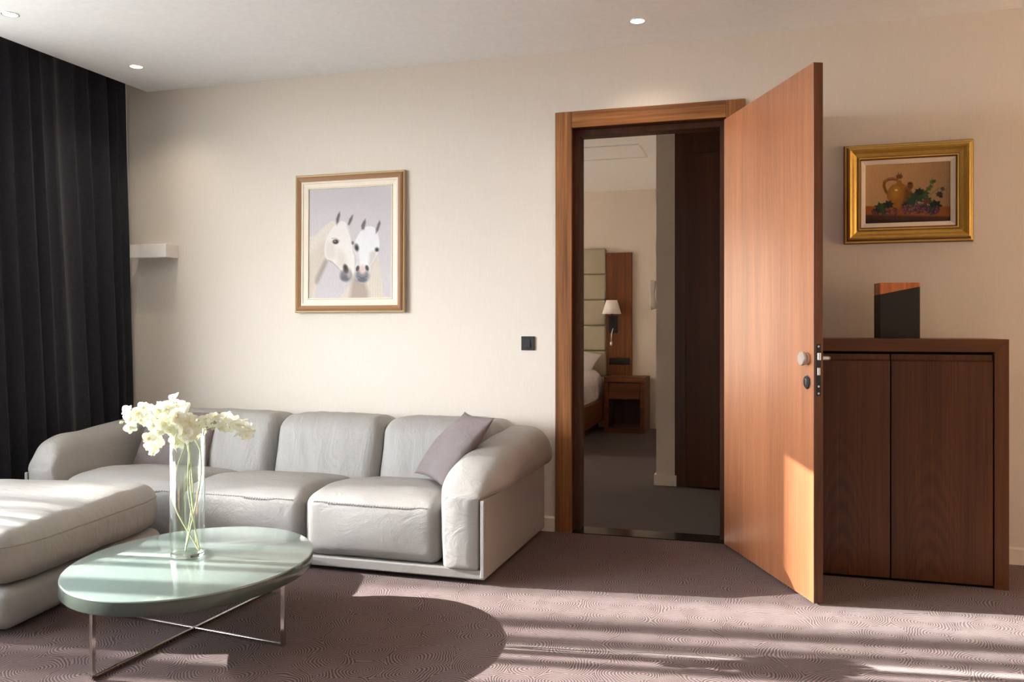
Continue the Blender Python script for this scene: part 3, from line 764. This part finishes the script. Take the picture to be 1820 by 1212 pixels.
def still_life():
    W_, H_ = .575, .484
    t_ = thing('still_life_painting', 'gold framed still life of a brown jug and grapes above the walnut cabinet', 'painting', (.632, YW, 1.763), 0)
    t_.location.y -= .002
    frame_ring(W_, H_, [(0, 0), (0, -.012), (.004, -.020), (.012, -.022), (.015, -.030), (.019, -.046), (.026, -.052), (.034, -.046), (.046, -.030), (.062, -.020), (.065, -.026), (.072, -.028), (.078, -.022)], 'frame_moulding', [M['fr_gold'], M['fr_red']], t_, [1, 1, 0, 1, 1, 0, 0, 0, 0, 1, 0, 1])
    frame_ring(W_ - .156, H_ - .156, [(0, -.006), (0, -.020), (.004, -.020), (.021, -.014), (.021, -.006)], 'inner_slip', M['fr_cream'], t_, label='cream inner slip')
    P = Painter(176, 120, 315, 1195, 320, 930, -30)
    P.img = np.array((206, 164, 116.)) * (1 - .22 * P.u[..., None]) * (1 - .1 * P.v[..., None])
    P.poly([(300, 745), (1210, 750), (1210, 960), (300, 960)], (142, 80, 34), 6)
    P.poly([(300, 836), (1210, 856), (1210, 980), (300, 980)], (70, 42, 30), 22)
    P.poly([(300, 880), (1210, 900), (1210, 980), (300, 980)], (44, 26, 22), 22)
    # jug
    P.line([(645, 470), (600, 462), (550, 470), (516, 494), (512, 540), (530, 590), (545, 610)], 30, (112, 74, 26), 1, 6)
    P.line([(645, 464), (600, 456), (550, 464), (514, 490)], 8, (176, 132, 70), .8, 6)
    P.blob([(650, 480), (690, 480), (705, 512), (770, 545), (808, 610), (800, 680), (750, 730), (690, 760), (640, 770), (590, 730), (545, 670), (545, 600), (590, 535), (640, 512)], (148, 100, 34), 7)
    P.blob([(740, 560), (806, 620), (798, 690), (735, 740), (690, 760), (720, 660)], (96, 54, 22), 40, .8)
    P.blob([(590, 560), (650, 540), (680, 590), (650, 660), (590, 650)], (178, 130, 52), 46, .7)
    P.ell(640, 580, 16, 9, (240, 216, 160), .8)
    P.ell(785, 535, 30, 38, (102, 62, 30), .5); P.ell(783, 512, 22, 10, (64, 36, 20), .6)
    P.ell(672, 440, 34, 24, (96, 60, 28), .5); P.line([(655, 425), (665, 395)], 8, (110, 70, 40)); P.line([(680, 430), (692, 402)], 8, (110, 70, 40))
    g1, g2 = (40, 66, 44), (24, 42, 28)
    def leaf(x, y, r, c, ph=0):
        P.poly([(x + r * (1 if k % 2 else .62) * math.cos(ph + k * PI / 7), y + r * .8 * (1 if k % 2 else .62) * math.sin(ph + k * PI / 7)) for k in range(14)], c, 6)
    for a in ((480, 760, 78, g1), (560, 730, 62, g2), (430, 800, 52, g2), (520, 800, 60, g1), (860, 650, 92, g1), (930, 620, 62, (54, 78, 44)), (800, 700, 74, g1), (880, 600, 56, g2), (1040, 740, 80, g2), (1010, 790, 66, g1), (960, 690, 60, (58, 72, 40)), (740, 740, 50, g2)): leaf(*a, ph=a[0] * .01)
    for p in ([(930, 640), (970, 570), (1000, 510), (1012, 450)], [(960, 660), (1030, 600), (1080, 560)], [(1060, 650), (1100, 600), (1150, 580)]): P.line(p, 6, (78, 96, 52), .9, 5)
    for a in ((1010, 500, 34, (82, 100, 56)), (1030, 490, 24, (60, 80, 44)), (975, 570, 36, (82, 100, 56)), (1000, 545, 24, (70, 90, 50)), (1085, 625, 42, (56, 52, 40)), (1115, 570, 28, (70, 76, 46)), (1100, 650, 22, (44, 40, 34))): leaf(*a, ph=a[0] * .03)
    for k in range(64):
        x = P.rs.uniform(705, 1075); y = P.rs.uniform(725, 820) + abs(x - 860) * .05
        c = [(84, 52, 66), (64, 40, 56), (104, 62, 72)][k % 3]; P.ell(x, y, 16, 17, c, .4); P.ell(x - 5, y - 5, 4, 4, (170, 140, 150), .8, .8)
    for k in range(26):
        x = P.rs.uniform(530, 650); y = P.rs.uniform(775, 830); P.ell(x, y, 15, 16, [(112, 56, 62), (84, 44, 54), (130, 68, 66)][k % 3], .4); P.ell(x - 4, y - 5, 4, 4, (180, 140, 140), .8, .8)
    for k in range(7): P.ell(P.rs.uniform(385, 430), P.rs.uniform(800, 830), 14, 15, (96, 48, 54), .4)
    P.ell(950, 700, 30, 26, (110, 50, 60), .5)
    P.line([(760, 790), (830, 760), (850, 680)], 5, (150, 150, 90), .7, 5)
    P.grain(3.0)
    P.canvas('canvas', W_ - .198, H_ - .198, M['canvas_s'], t_, -.008)
still_life()

# ------------------------------------------------------------------ switch, wall light, downlights
sw = thing('light_switch', 'square black light switch on the beige wall left of the doorway', 'switch', (-1.279, YW, 1.024))
box('plate', -.0385, .0385, -.009, -.0005, -.0385, .0385, M['black'], sw, bevel=.002)
mesh('rocker', [(-.014, -.009, -.022), (.014, -.009, -.022), (.014, -.009, .022), (-.014, -.009, .022), (-.014, -.016, -.022), (.014, -.016, -.022), (.014, -.011, .022), (-.014, -.011, .022)],
     [(0, 3, 2, 1), (4, 5, 6, 7), (0, 1, 5, 4), (1, 2, 6, 5), (2, 3, 7, 6), (3, 0, 4, 7)], M['black'], sw, bevel=.001)
wl = thing('wall_light', 'white box-shaped wall light beside the dark curtain', 'wall light', (-3.70, YW, 1.587))
b = MB()
b.box(-.135, .135, -.115, -.107, -.042, .042); b.box(-.135, -.127, -.107, 0, -.042, .042); b.box(.127, .135, -.107, 0, -.042, .042)
b.build('housing', M['white'], wl, bevel=.002)
box('mounting_plate', -.127, .127, -.012, -.0005, -.036, .036, M['white'], wl)
box('diffuser', -.127, .127, -.107, -.012, -.006, .006, M['shade'], wl)
def downlight(x, y, label):
    t_ = thing('downlight', label, 'ceiling light', (x, y, ZC), 0, 'recessed ceiling downlights')
    n = 40; V = []
    for r, z in ((.040, -.0005), (.040, -.003), (.036, -.004), (.033, -.001)):
        V += [(r * math.cos(2 * PI * k / n), r * math.sin(2 * PI * k / n), z) for k in range(n)]
    mesh('trim_ring', V, [(i * n + k, i * n + (k + 1) % n, (i + 1) * n + (k + 1) % n, (i + 1) * n + k) for i in range(3) for k in range(n)], M['steel'], t_, smooth=True)
    MB().lathe([(.0345, -.0014), (.0345, -.0022), (.030, -.003)], n).build('lens', M['lamp_on'], t_, label='glowing warm white lens')
    l = bpy.data.lights.new('downlight_lamp', 'SPOT'); l.energy = 9.0; l.spot_size = math.radians(125); l.spot_blend = 1.0; l.shadow_soft_size = .03; l.color = (1.0, .86, .68)
    lo = bpy.data.objects.new('lamp', l); link(lo, t_); lo.location = (0, 0, -.012)
downlight(-3.482, 3.203, 'recessed downlight nearest the left edge, above the middle of the curtain')
downlight(-3.488, 4.056, 'recessed downlight by the room corner where curtain meets wall')
downlight(-.624, 4.165, 'recessed downlight in the ceiling in front of the doorway')

# ------------------------------------------------------------------ curtains
def curtain(name, y0, y1, x0, amp, folds, ztop, mat, flare, seed, label, cat, zb=.012, n=360, m=36, far=0.0):
    V = []
    ph = 0; phs = []
    r_ = random.Random(seed); rates = [r_.uniform(.7, 1.4) for _ in range(folds * 2 + 2)]
    for i in range(n + 1):
        s = i / n; k = s * folds * 2; a = int(k); phs.append(sum(rates[:a]) + rates[a] * (k - a))
    sc_ = folds * 2 * PI / phs[-1]
    for j in range(m + 1):
        z = zb + (ztop - zb) * j / m; dn = 1 - (z - zb) / (ztop - zb)
        for i in range(n + 1):
            s = i / n; p = phs[i] * sc_
            A = amp * (.65 + .35 * math.sin(i * .031 + seed)) * (.8 + .35 * dn)
            w = p + .5 * dn * math.sin(s * 9 + seed)
            x = x0 + A * (math.sin(w) + .22 * math.sin(2 * w + 1)) + flare * dn + .006 * mn.noise(Vector((s * 22, z * 1.3, seed)))
            y = y0 + (y1 - y0) * s + amp * .45 * math.cos(w) * .8
            y += .10 * dn * far * math.sin(PI * s)
            V.append((x, y, z))
    N_ = n + 1
    Fs = [(j * N_ + i, j * N_ + i + 1, (j + 1) * N_ + i + 1, (j + 1) * N_ + i) for j in range(m) for i in range(n)]
    o = mesh(name, V, Fs, mat, None, smooth=True)
    so_ = o.modifiers.new('thickness', 'SOLIDIFY'); so_.thickness = .004
    o['label'] = label; o['category'] = cat
    return o
curtain('curtain', 3.28, 4.47, -3.95, .050, 11, 2.70, M['curtain'], .075, 5, 'floor-length dark navy curtain hanging in soft folds in the left corner', 'curtain', far=1.0)
sh = curtain('sheer_curtain', .15, 3.40, -4.03, .02, 26, 2.70, M['sheer'], 0, 9, 'thin white sheer curtain across the window beside the dark curtain', 'curtain', n=520, m=6)
sh.modifiers.clear(); sh.parent = win_a; del sh['label'], sh['category']

# ------------------------------------------------------------------ sofa
sofa = thing('sofa', 'pale grey leather three-seat sofa with rolled arms against the back wall', 'sofa', (0, 0, 0))
SX0, SX1, SF, SB = -3.71, -1.18, 3.468, 4.482
box('plinth', SX0, SX1, SF + .004, SB, .022, .066, M['leather'], sofa, bevel=.006)
for fx in (SX0 + .12, SX1 - .12):
    for fy in (SF + .15, SB - .12): box('foot', fx - .04, fx + .04, fy - .04, fy + .04, 0, .022, M['black'], sofa)
box('back_panel', SX0 + .02, SX1 - .012, 4.45, SB, .066, .50, M['leather'], sofa, bevel=.01)
def zigzag(pts_fn, n, amp):
    return [pts_fn(i / n, amp if i % 2 else -amp) for i in range(n + 1)]
def seat(x0, x1, seed):
    sx, sy, sz = x1 - x0, .63, .292
    cx_, cy_, cz_ = (x0 + x1) / 2, SF + .006 + sy / 2, .064 + sz / 2
    def f(Q, d):
        q = Q.copy(); u = Q.x / (sx / 2); v = Q.y / (sy / 2); w = Q.z / (sz / 2)
        if w > 0: q.z += w * (.034 * max(0, 1 - u ** 4) * max(0, 1 - max(0, (-v - .1) / .9) ** 2 * .8) - .018 * max(0, -v) ** 3)
        if w > 0: q.z -= w * .062 * max(0, (v + .35) / 1.35) ** 1.2
        if v < 0: q.y -= -v * .018 * max(0, 1 - u * u) * max(0, 1 - w * w)
        if abs(u) > .3: q.x += math.copysign(.002 * max(0, 1 - w * w), u)
        q += d * (.0045 * wr(Q, (5, 7, 6), seed))
        q.z += .004 * wr(Q, (4, 11, 0), seed + 3) * max(0, w)
        return q
    V, Fs = soft_box(sx, sy, sz, .055, 22, f)
    o = mesh('seat_cushion', [(v.x + cx_, v.y + cy_, v.z + cz_) for v in V], Fs, M['leather_seat'], sofa, smooth=True)
    # zigzag stitching along the front, lying on the surface
    bb = []
    def surf(x, z):
        u = (x - cx_) / (sx / 2)
        best = None
        for v in V:
            if v.y < -.15 and v.z > 0:
                dd = (v.x + cx_ - x) ** 2 + (v.z + cz_ - z) ** 2
                if best is None or dd < best[0]: best = (dd, v.y + cy_)
        return best[1]
    xs = [x0 + .05 + (sx - .1) * i / 12 for i in range(13)]
    ys = [surf(x, .312) for x in xs]
    def pf(s, a):
        x = x0 + .05 + (sx - .1) * s; k = s * 12; i = min(11, int(k)); y = ys[i] + (ys[i + 1] - ys[i]) * (k - i)
        return (x, y - .0016, .312 + a)
    MB().tube(zigzag(pf, 84, .006), .0013, 5).build('stitching', M['thread'], o, smooth=True)
    return o
seat(-3.456, -2.735, 1); seat(-2.731, -2.064, 2); seat(-2.060, -1.393, 3)
def back(x0, x1, seed):
    sx, sy, sz = x1 - x0, .36, .50
    cx_, cy_, cz_ = (x0 + x1) / 2, 4.285, .120 + sz / 2
    def f(Q, d):
        q = Q.copy(); u = Q.x / (sx / 2); v = Q.y / (sy / 2); w = Q.z / (sz / 2)
        tt = (w + 1) / 2
        fr = max(0, min(1, .5 - v * .5))
        q.y += fr * (-.135 * (1 - tt) ** 1.0 + .02)
        q.y -= fr * .022 * max(0, 1 - u ** 4) * math.sin(PI * tt)
        q.z += .014 * max(0, 1 - u ** 4) * max(0, w) - .05 * max(0, v) ** 2 * max(0, w)
        q += d * (.005 * wr(Q, (13, 6, 4), seed) + .0035 * wr((Q.x + Q.z * .35, Q.y, Q.z), (24, 5, 3), seed + 2)) * (1 if v < .3 else .3)
        return q
    V, Fs = soft_box(sx, sy, sz, .075, 26, f)
    o = mesh('back_cushion', [(v.x + cx_, v.y + cy_, v.z + cz_) for v in V], Fs, M['leather_back'], sofa, smooth=True)
    # piping down both sides of the front
    return o
back(-3.470, -2.612, 11); back(-2.608, -1.978, 12); back(-1.974, -1.30, 13)

def arm(side, xin, seed):
    """rolled arm; side=+1 the right arm. xin = inner face. Sections run from front to back"""
    s = side
    rings = []
    ys = [SF - .002, SF, SF + .004, SF + .012, SF + .026, SF + .05, SF + .085, SF + .13, SF + .18, SF + .24, SF + .31, SF + .40, SF + .5, SF + .6, SF + .7, SF + .8, SF + .88, SF + .93, SF + .965, SF + .985, SF + .994, SF + .996]
    def top(y):
        if s < 0 and y < 3.75:
            a = max(0.0, min(1.0, (3.75 - y) / .29)); return .39 + .160 * max(0, 1 - a ** 2.8) ** (1 / 2.8)
        a = max(0.0, min(1.0, (3.80 - y) / .345))
        zt = .30 + .250 * math.sqrt(max(0, 1 - a * a)) if y < 3.80 else .55 + .052 * min(1, (y - 3.80) / .55) ** .9
        if y > 4.30: zt -= .10 * max(0, (y - 4.30) / .165) ** 2.4
        return zt
    for y in ys:
        e = min(1, max(0, (y - ys[0]) / .085)); rr = math.sqrt(max(0, 1 - (1 - e) ** 2))
        ins = .013 * (1 - rr); insx = .045 * (1 - rr)
        e2 = min(1, max(0, (ys[-1] - y) / .03)); ins += .02 * (1 - math.sqrt(max(0, 1 - (1 - e2) ** 2)))
        zt = top(y) if y > SF + .03 else .385 + (top(SF + .03) - .385) * rr
        xi, xo = insx + max(0, ins - .013), .19 - ins * .7            # inner / outer face of the lower body, measured outwards
        roll = (.078 if s > 0 else .052) * min(1, max(.15, (y - SF) / .18))  # how far the roll hangs over outside
        zu = .372                                 # underside of the roll
        zt = max(zt, .39)
        pts = []
        pts += [(xi + .012, .064), (xi, .0665), (xi, .082), (xi - .004, .16), (xi - .008, .26), (xi - .010, .33)]
        cxr = (xi - .01 + xo + roll) / 2; rxr = (xo + roll - xi + .01) / 2; czr = zt - min(.115, (zt - .36) * .6); 
        for k in range(1, 16):
            an = PI - (PI * 1.18) * k / 15
            px = cxr + rxr * (abs(math.cos(an)) ** .82) * math.copysign(1, math.cos(an))
            rz = (zt - czr) if an > 0 else (czr - zu) * 1.25
            pz = czr + rz * (abs(math.sin(an)) ** .82) * math.copysign(1, math.sin(an))
            if an <= 0: pz = max(pz, zu)
            pts.append((px, pz))
        pts += [(xo + roll * .55, zu), (xo + .002, zu - .003), (xo, .30), (xo, .18), (xo, .082), (xo, .0665), (xo - .012, .064)]
        ring = []
        for (px, pz) in pts:
            px += (.05 * max(0, (pz - .25) / .3) if s < 0 else 0) * max(0, 1 - px / .2); q = (px, y, pz); dz = .004 * wr(q, (9, 8, 12), seed) + .003 * wr(q, (16, 24, 16), seed + 5)
            cxm, czm = .1, .36
            L = math.hypot(px - cxm, pz - czm) + 1e-6; kf = 1 if pz > .1 else 0
            ring.append((xin + s * (px + (px - cxm) / L * dz * kf), y, pz + (pz - czm) / L * dz * kf))
        if not rings:      # the leather bulges a little over the front face
            for k_, kz, dy in ((.2, .80, -.010), (.5, .91, -.008), (.8, .975, -.004)):
                rings.append([(xin + s * .11 + (q[0] - xin - s * .11) * k_, q[1] + dy, .225 + (q[2] - .225) * kz) for q in ring])
        rings.append(ring)
    o = loft(rings, 'arm', M['leather_arm'], sofa)
    sub = o.modifiers.new('sub', 'SUBSURF'); sub.levels = 1; sub.render_levels = 2
    # panel that closes the outside of the arm, its front edge stitched
    x0_, x1_ = sorted((xin + s * .193, xin + s * .212))
    pn = box('side_panel', x0_, x1_, SF - .003, SB, .03, .366, M['leather'], sofa, bevel=.004)
    ex = xin + s * .2125
    MB().tube(zigzag(lambda q, a: (ex, SF + .016 + a, .06 + .295 * q), 60, .005), .0012, 5).build('stitching', M['thread'], pn, smooth=True)
    # seam on the roll, running back from the front stitches
    pts = []
    for k in range(24):
        y = 3.66 + .74 * k / 23; zt = top(y); pts.append((xin + s * .215, y, zt - .036 + .003))
    MB().tube(pts, .0028, 6).build('seam', M['thread'], o, smooth=True)
    return o
arm(1, -1.390, 21); arm(-1, -3.462, 22)

# scatter pillows
pr = thing('pillow', 'mauve scatter pillow tipped against the right arm of the sofa', 'pillow', (0, 0, 0))
V, Fs = pillow_mesh(.40, .40, .062, 31)
R3 = Matrix(((.657, .496, -.568), (-.754, .444, -.484), (.012, .746, .666)))
o = mesh('pillow_body', V, Fs, M['mauve'], pr, smooth=True)
o.matrix_world = Matrix.Translation((-1.472, 3.868, .535)) @ R3.to_4x4()
pl = thing('pillow', 'mauve scatter pillow upright in the left corner of the sofa behind the flowers', 'pillow', (0, 0, 0))
V, Fs = pillow_mesh(.46, .37, .062, 41)
o = mesh('pillow_body', V, Fs, M['mauve'], pl, smooth=True)
o.rotation_euler = (math.radians(66), math.radians(3), math.radians(6)); o.location = (-3.195, 4.035, .475)

# ------------------------------------------------------------------ ottoman
ot = thing('ottoman', 'large square grey leather ottoman in front of the left end of the sofa', 'ottoman', (-2.725, 3.405, 0), math.radians(8.6))
OW, OL = 1.04, 1.06       # local: x from -OW to 0, y from -OL to 0
def fo(Q, d):
    q = Q.copy(); u = Q.x / (OW / 2); v = Q.y / (OL / 2); w = Q.z / .10
    if w > 0: q.z += w * .03 * max(0, 1 - u ** 4) * max(0, 1 - v ** 4)
    q += d * .005 * wr(Q, (4, 9, 5), 51)
    q.z += (.0045 * wr(Q, (3.5, 12, 0), 53) + .003 * wr(Q, (9, 26, 0), 55)) * max(0, w) * (1 - max(abs(u), abs(v)) ** 6)
    k = max(0, abs(u) - .6) * max(0, abs(v) - .6); q.x -= math.copysign(k * .22, u); q.y -= math.copysign(k * .22, v)
    return q
V, Fs = soft_box(OW, OL, .195, .075, 30, fo)
oc = mesh('top_cushion', [(v.x - OW / 2, v.y - OL / 2, v.z + .275) for v in V], Fs, M['leather_ott'], ot, smooth=True)
def rrect(w, h, r, z, n=12):
    out = []
    for cx_, cy_, a0 in ((w / 2 - r, h / 2 - r, 0), (-w / 2 + r, h / 2 - r, PI / 2), (-w / 2 + r, -h / 2 + r, PI), (w / 2 - r, -h / 2 + r, 1.5 * PI)):
        out += [(cx_ + r * math.cos(a0 + PI / 2 * k / n) - OW / 2, cy_ + r * math.sin(a0 + PI / 2 * k / n) - OL / 2, z) for k in range(n + 1)]
    return out
bv = BVHTree.FromPolygons([Vector((v.x - OW / 2, v.y - OL / 2, v.z + .275)) for v in V], Fs)
rg = []
for (x, y, z) in rrect(OW + .2, OL + .2, .25, .322, 30) if False else [(-OW / 2 + 1.2 * math.cos(2 * PI * k / 240), -OL / 2 + 1.2 * math.sin(2 * PI * k / 240), .322) for k in range(240)]:
    d_ = Vector((-OW / 2 - x, -OL / 2 - y, 0)).normalized(); h_ = bv.ray_cast(Vector((x, y, z)), d_)[0]
    rg.append(h_ - d_ * .0008)
MB().tube(rg + rg[:1], .0026, 6, caps=False).build('seam', M['thread'], oc, smooth=True)
def fb(Q, d):
    q = Q.copy(); w = Q.z / .075; q += Vector((d.x, d.y, 0)) * (.012 * (1 - w * w)); return q
V, Fs = soft_box(OW - .07, OL - .07, .15, .035, 16, fb)
mesh('base', [(v.x - OW / 2, v.y - OL / 2, v.z + .097) for v in V], Fs, M['leather'], ot, smooth=True)
for fx in (-OW + .15, -.15):
    for fy in (-OL + .15, -.15): box('foot', fx - .03, fx + .03, fy - .03, fy + .03, 0, .024, M['black'], ot)

# ------------------------------------------------------------------ coffee table
tb = thing('coffee_table', 'low oval coffee table with pale mint glossy top and crossed chrome legs', 'table', (-2.025, 2.655, 0), 0)
A_, B_, an = .500, .412, math.radians(-80)
n = 128
def ring(a, b, z): 
    return [(a * math.cos(t_) * math.cos(an) - b * math.sin(t_) * math.sin(an), a * math.cos(t_) * math.sin(an) + b * math.sin(t_) * math.cos(an), z) for t_ in (2 * PI * k / n for k in range(n))]
V = ring(A_ - .012, B_ - .012, .215) + ring(A_ - .002, B_ - .002, .217) + ring(A_, B_, .222) + ring(A_, B_, .260) + ring(A_ - .001, B_ - .001, .2635) + ring(A_ - .004, B_ - .004, .265)
Fs = [(i * n + k, i * n + (k + 1) % n, (i + 1) * n + (k + 1) % n, (i + 1) * n + k) for i in range(5) for k in range(n)] + [tuple(range(n))[::-1], tuple(range(5 * n, 6 * n))]
tt_ = mesh('table_top', V, Fs, [M['mint'], M['mint_side']], tb, auto=.9)
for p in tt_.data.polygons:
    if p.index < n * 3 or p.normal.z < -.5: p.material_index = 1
LA, LB = Vector((-.02, -.472, 0)), Vector((.402, -.047, 0))
hw = .006
def flat(name, p, q, w, z0, z1, parent, mat):
    d = (q - p).normalized(); s_ = Vector((-d.y, d.x, 0)) * w
    V = [(*(v.xy), z) for z in (z0, z1) for v in (p - s_, q - s_, q + s_, p + s_)]
    return mesh(name, V, FB, mat, parent, bevel=.0008)
for L_ in (LA, LB, -LA, -LB):
    d = L_.normalized() * .010; flat('leg', L_ - d, L_ + d * .6, .0055, 0.006, .2155, tb, M['chrome'])
flat('crossbar', LA, -LA, .0055, 0.0005, .0125, tb, M['chrome']); flat('crossbar', LB, -LB, .005, .0006, .0120, tb, M['chrome'])

# ------------------------------------------------------------------ vase and orchids
VX, VY, VZ = -2.068, 2.671, .265
VR, VH = .0625, .468
vs = thing('vase', 'tall clear glass cylinder vase standing on the mint table top', 'vase', (VX, VY, VZ + .0006))
n = 64; b = MB(); V = []
prof = [(VR, .003), (VR, VH - .001), (VR - .0015, VH), (VR - .003, VH - .001), (VR - .003, .020)]
for r_0, z_0 in prof: V += [(r_0 * math.cos(2 * PI * k / n), r_0 * math.sin(2 * PI * k / n), z_0) for k in range(n)]
b.add(V, [(i * n + k, i * n + (k + 1) % n, (i + 1) * n + (k + 1) % n, (i + 1) * n + k) for i in range(len(prof) - 1) for k in range(n)])
b.build('glass_cylinder', M['glass'], vs, auto=1.2)
MB().lathe([(VR - .010, 0), (VR - .0035, .004), (VR - .0035, .014), (VR - .009, .017), (VR - .03, .013)], n).build('glass_foot', M['glass_foot'], vs, auto=1.2)
def petal(l, w, curl, n=6):
    V = []; Fs = []
    for i in range(n + 1):
        s = i / n; ww = w * (math.sin(PI * min(1, s * .82 + .12)) ** .75) * (1 if i else .25)
        for j in (-1, -.5, 0, .5, 1): V.append((j * ww, l * s, curl * s * s - .22 * ww * j * j + .0 * j))
    for i in range(n):
        for j in range(4): a = i * 5 + j; Fs.append((a, a + 1, a + 6, a + 5))
    return V, Fs
def blossom_mesh():
    b = MB()
    for ang, l, w, c in ((0, .022, .0095, -.004), (75, .024, .0135, .004), (-75, .024, .0135, .004), (140, .022, .0085, -.003), (-140, .022, .0085, -.003)):
        V, Fs = petal(l, w, c); a = math.radians(ang)
        b.add([(x * math.cos(a) - y * math.sin(a), x * math.sin(a) + y * math.cos(a), z + (.0015 if abs(ang) == 78 else 0)) for x, y, z in V], Fs, 0)
    V, Fs = petal(.0085, .0048, .006); b.add([(x, -y, z + .003) for x, y, z in V], Fs, 1)
    for sgn in (-1, 1):
        V, Fs = petal(.0055, .003, .005); b.add([(x + sgn * .004, -y * .4, z + .003 + y * .5) for x, y, z in V], Fs, 1)
    b.lathe([(.0018, .001), (.0022, .003), (.0012, .006)], 8, (0, .002, 0), 'z', 1)
    o = b.build('flower', [M['petal'], M['lip']], None, smooth=True)
    me = o.data; bpy.data.objects.remove(o); return me
FM = blossom_mesh()
def bud_mesh():
    o = MB().lathe([(.0005, 0), (.004, .003), (.0055, .008), (.0035, .013), (.0005, .016)], 10).build('bud', M['bud'], None, smooth=True)
    me = o.data; bpy.data.objects.remove(o); return me
BM = bud_mesh()
def bez(pts, n=26):
    out = []
    P = [Vector(p) for p in pts]; P = [2 * P[0] - P[1]] + P + [2 * P[-1] - P[-2]]
    seg = len(P) - 3
    for i in range(seg):
        p0, p1, p2, p3 = P[i:i + 4]
        for j in range(n):
            t_ = j / n; out.append(.5 * ((2 * p1) + (p2 - p0) * t_ + (2 * p0 - 5 * p1 + 4 * p2 - p3) * t_ ** 2 + (3 * p1 - p0 - 3 * p2 + p3) * t_ ** 3))
    out.append(P[-2]); return out
CAMR = Vector((math.cos(math.radians(16.9)), math.sin(math.radians(16.9)), 0)); CAMF = Vector((-CAMR.y, CAMR.x, 0))
def lp_(a, d, z): return CAMR * a + CAMF * d + Vector((0, 0, z))
def spray(label, pts, f0, nf, nb, seed, spread=.03, size=1.0):
    nf = int(nf * 1.9); size *= 1.22; spread *= 1.3
    """pts are (sideways, away, up) from the vase's foot; flowers sit from fraction f0 to the tip"""
    r_ = random.Random(seed)
    t_ = thing('orchid_spray', label, 'flower', (VX, VY, VZ), 0, 'white orchid sprays in the glass vase')
    path = bez([lp_(*p) for p in pts]); L = len(path)
    MB().tube(path, [.0030 - .0016 * i / L for i in range(L)], 8).build('stem', M['stem'], t_, smooth=True)
    bt = MB()
    for k in range(nf):
        s = f0 + (1 - f0) * (k + .3) / nf * .93; i = min(L - 2, int(s * (L - 1))); p = path[i]; d = (path[i + 1] - path[i]).normalized()
        side = d.cross(Vector((0, 0, 1))).normalized() * (1 if k % 2 else -1)
        off = side * r_.uniform(.3, 1) * spread + Vector((0, 0, 1)) * r_.uniform(-.9, .9) * spread - CAMF * r_.uniform(.0, .9) * spread
        q = p + off
        o = bpy.data.objects.new('flower', FM); link(o, t_)
        face = (-CAMF * r_.uniform(.3, 1.1) + off.normalized() * .9 + Vector((r_.uniform(-.9, .9), r_.uniform(-.7, .7), r_.uniform(-.4, .7)))).normalized()
        o.location = q; o.rotation_euler = (face.to_track_quat('Z', 'Y').to_matrix() @ Matrix.Rotation(r_.uniform(-.5, .5), 3, 'Z')).to_euler()
        sz = size * r_.uniform(.85, 1.15) * (1.05 - .25 * k / nf); o.scale = (sz, sz, sz)
        bp = MB(); bp.tube([p, p + off * .5 + Vector((0, 0, .004)), q - face * .001], .0011, 6).build('flower_stalk', M['stem'], o if False else t_, smooth=True)
    for k in range(nb):
        p = path[-1 - k * 3]; o = bpy.data.objects.new('bud', BM); link(o, t_); d = (path[-1] - path[-4]).normalized() + Vector((r_.uniform(-.5, .5), r_.uniform(-.5, .5), r_.uniform(-.3, .5)))
        o.location = p; o.rotation_euler = d.to_track_quat('Z', 'Y').to_euler(); sz = 1.05 - .15 * k; o.scale = (sz, sz, sz)
spray('white orchid spray arching far left out of the vase', [(.045, .00, .022), (.0, .005, .20), (-.052, .01, .33), (.012, .0, .448), (-.07, -.01, .535), (-.16, -.02, .535), (-.235, -.02, .505)][0:1] + [(.012, -.02, .24), (.004, -.01, .44), (-.07, -.01, .525), (-.15, -.02, .525), (-.228, -.02, .500)], .48, 14, 1, 1, .031, 1.0)
spray('white orchid spray drooping low over the left rim of the vase', [(.05, -.015, .022), (-.052, .0, .20), (-.03, -.02, .33), (.003, -.03, .43), (-.045, -.05, .49), (-.09, -.06, .45), (-.105, -.06, .395)], .62, 11, 2, 2, .024, .95)
spray('white orchid spray standing highest above the middle of the vase', [(-.01, .01, .022), (.02, .0, .24), (.0, -.01, .43), (-.035, .0, .52), (-.055, .0, .575)], .70, 10, 2, 3, .034, 1.05)
spray('white orchid spray reaching right with a bare budded tip', [(.0, -.02, .022), (.045, .0, .26), (.045, .01, .38), (.028, .0, .44), (.07, -.01, .488), (.15, -.015, .492), (.222, -.02, .468), (.243, -.02, .466)], .50, 14, 3, 4, .024, .95)
spray('short white orchid spray facing front at the mouth of the vase', [(.03, .015, .022), (.015, -.01, .28), (.02, -.03, .42), (.005, -.05, .475), (-.015, -.06, .535)], .60, 17, 0, 5, .042, 1.08)
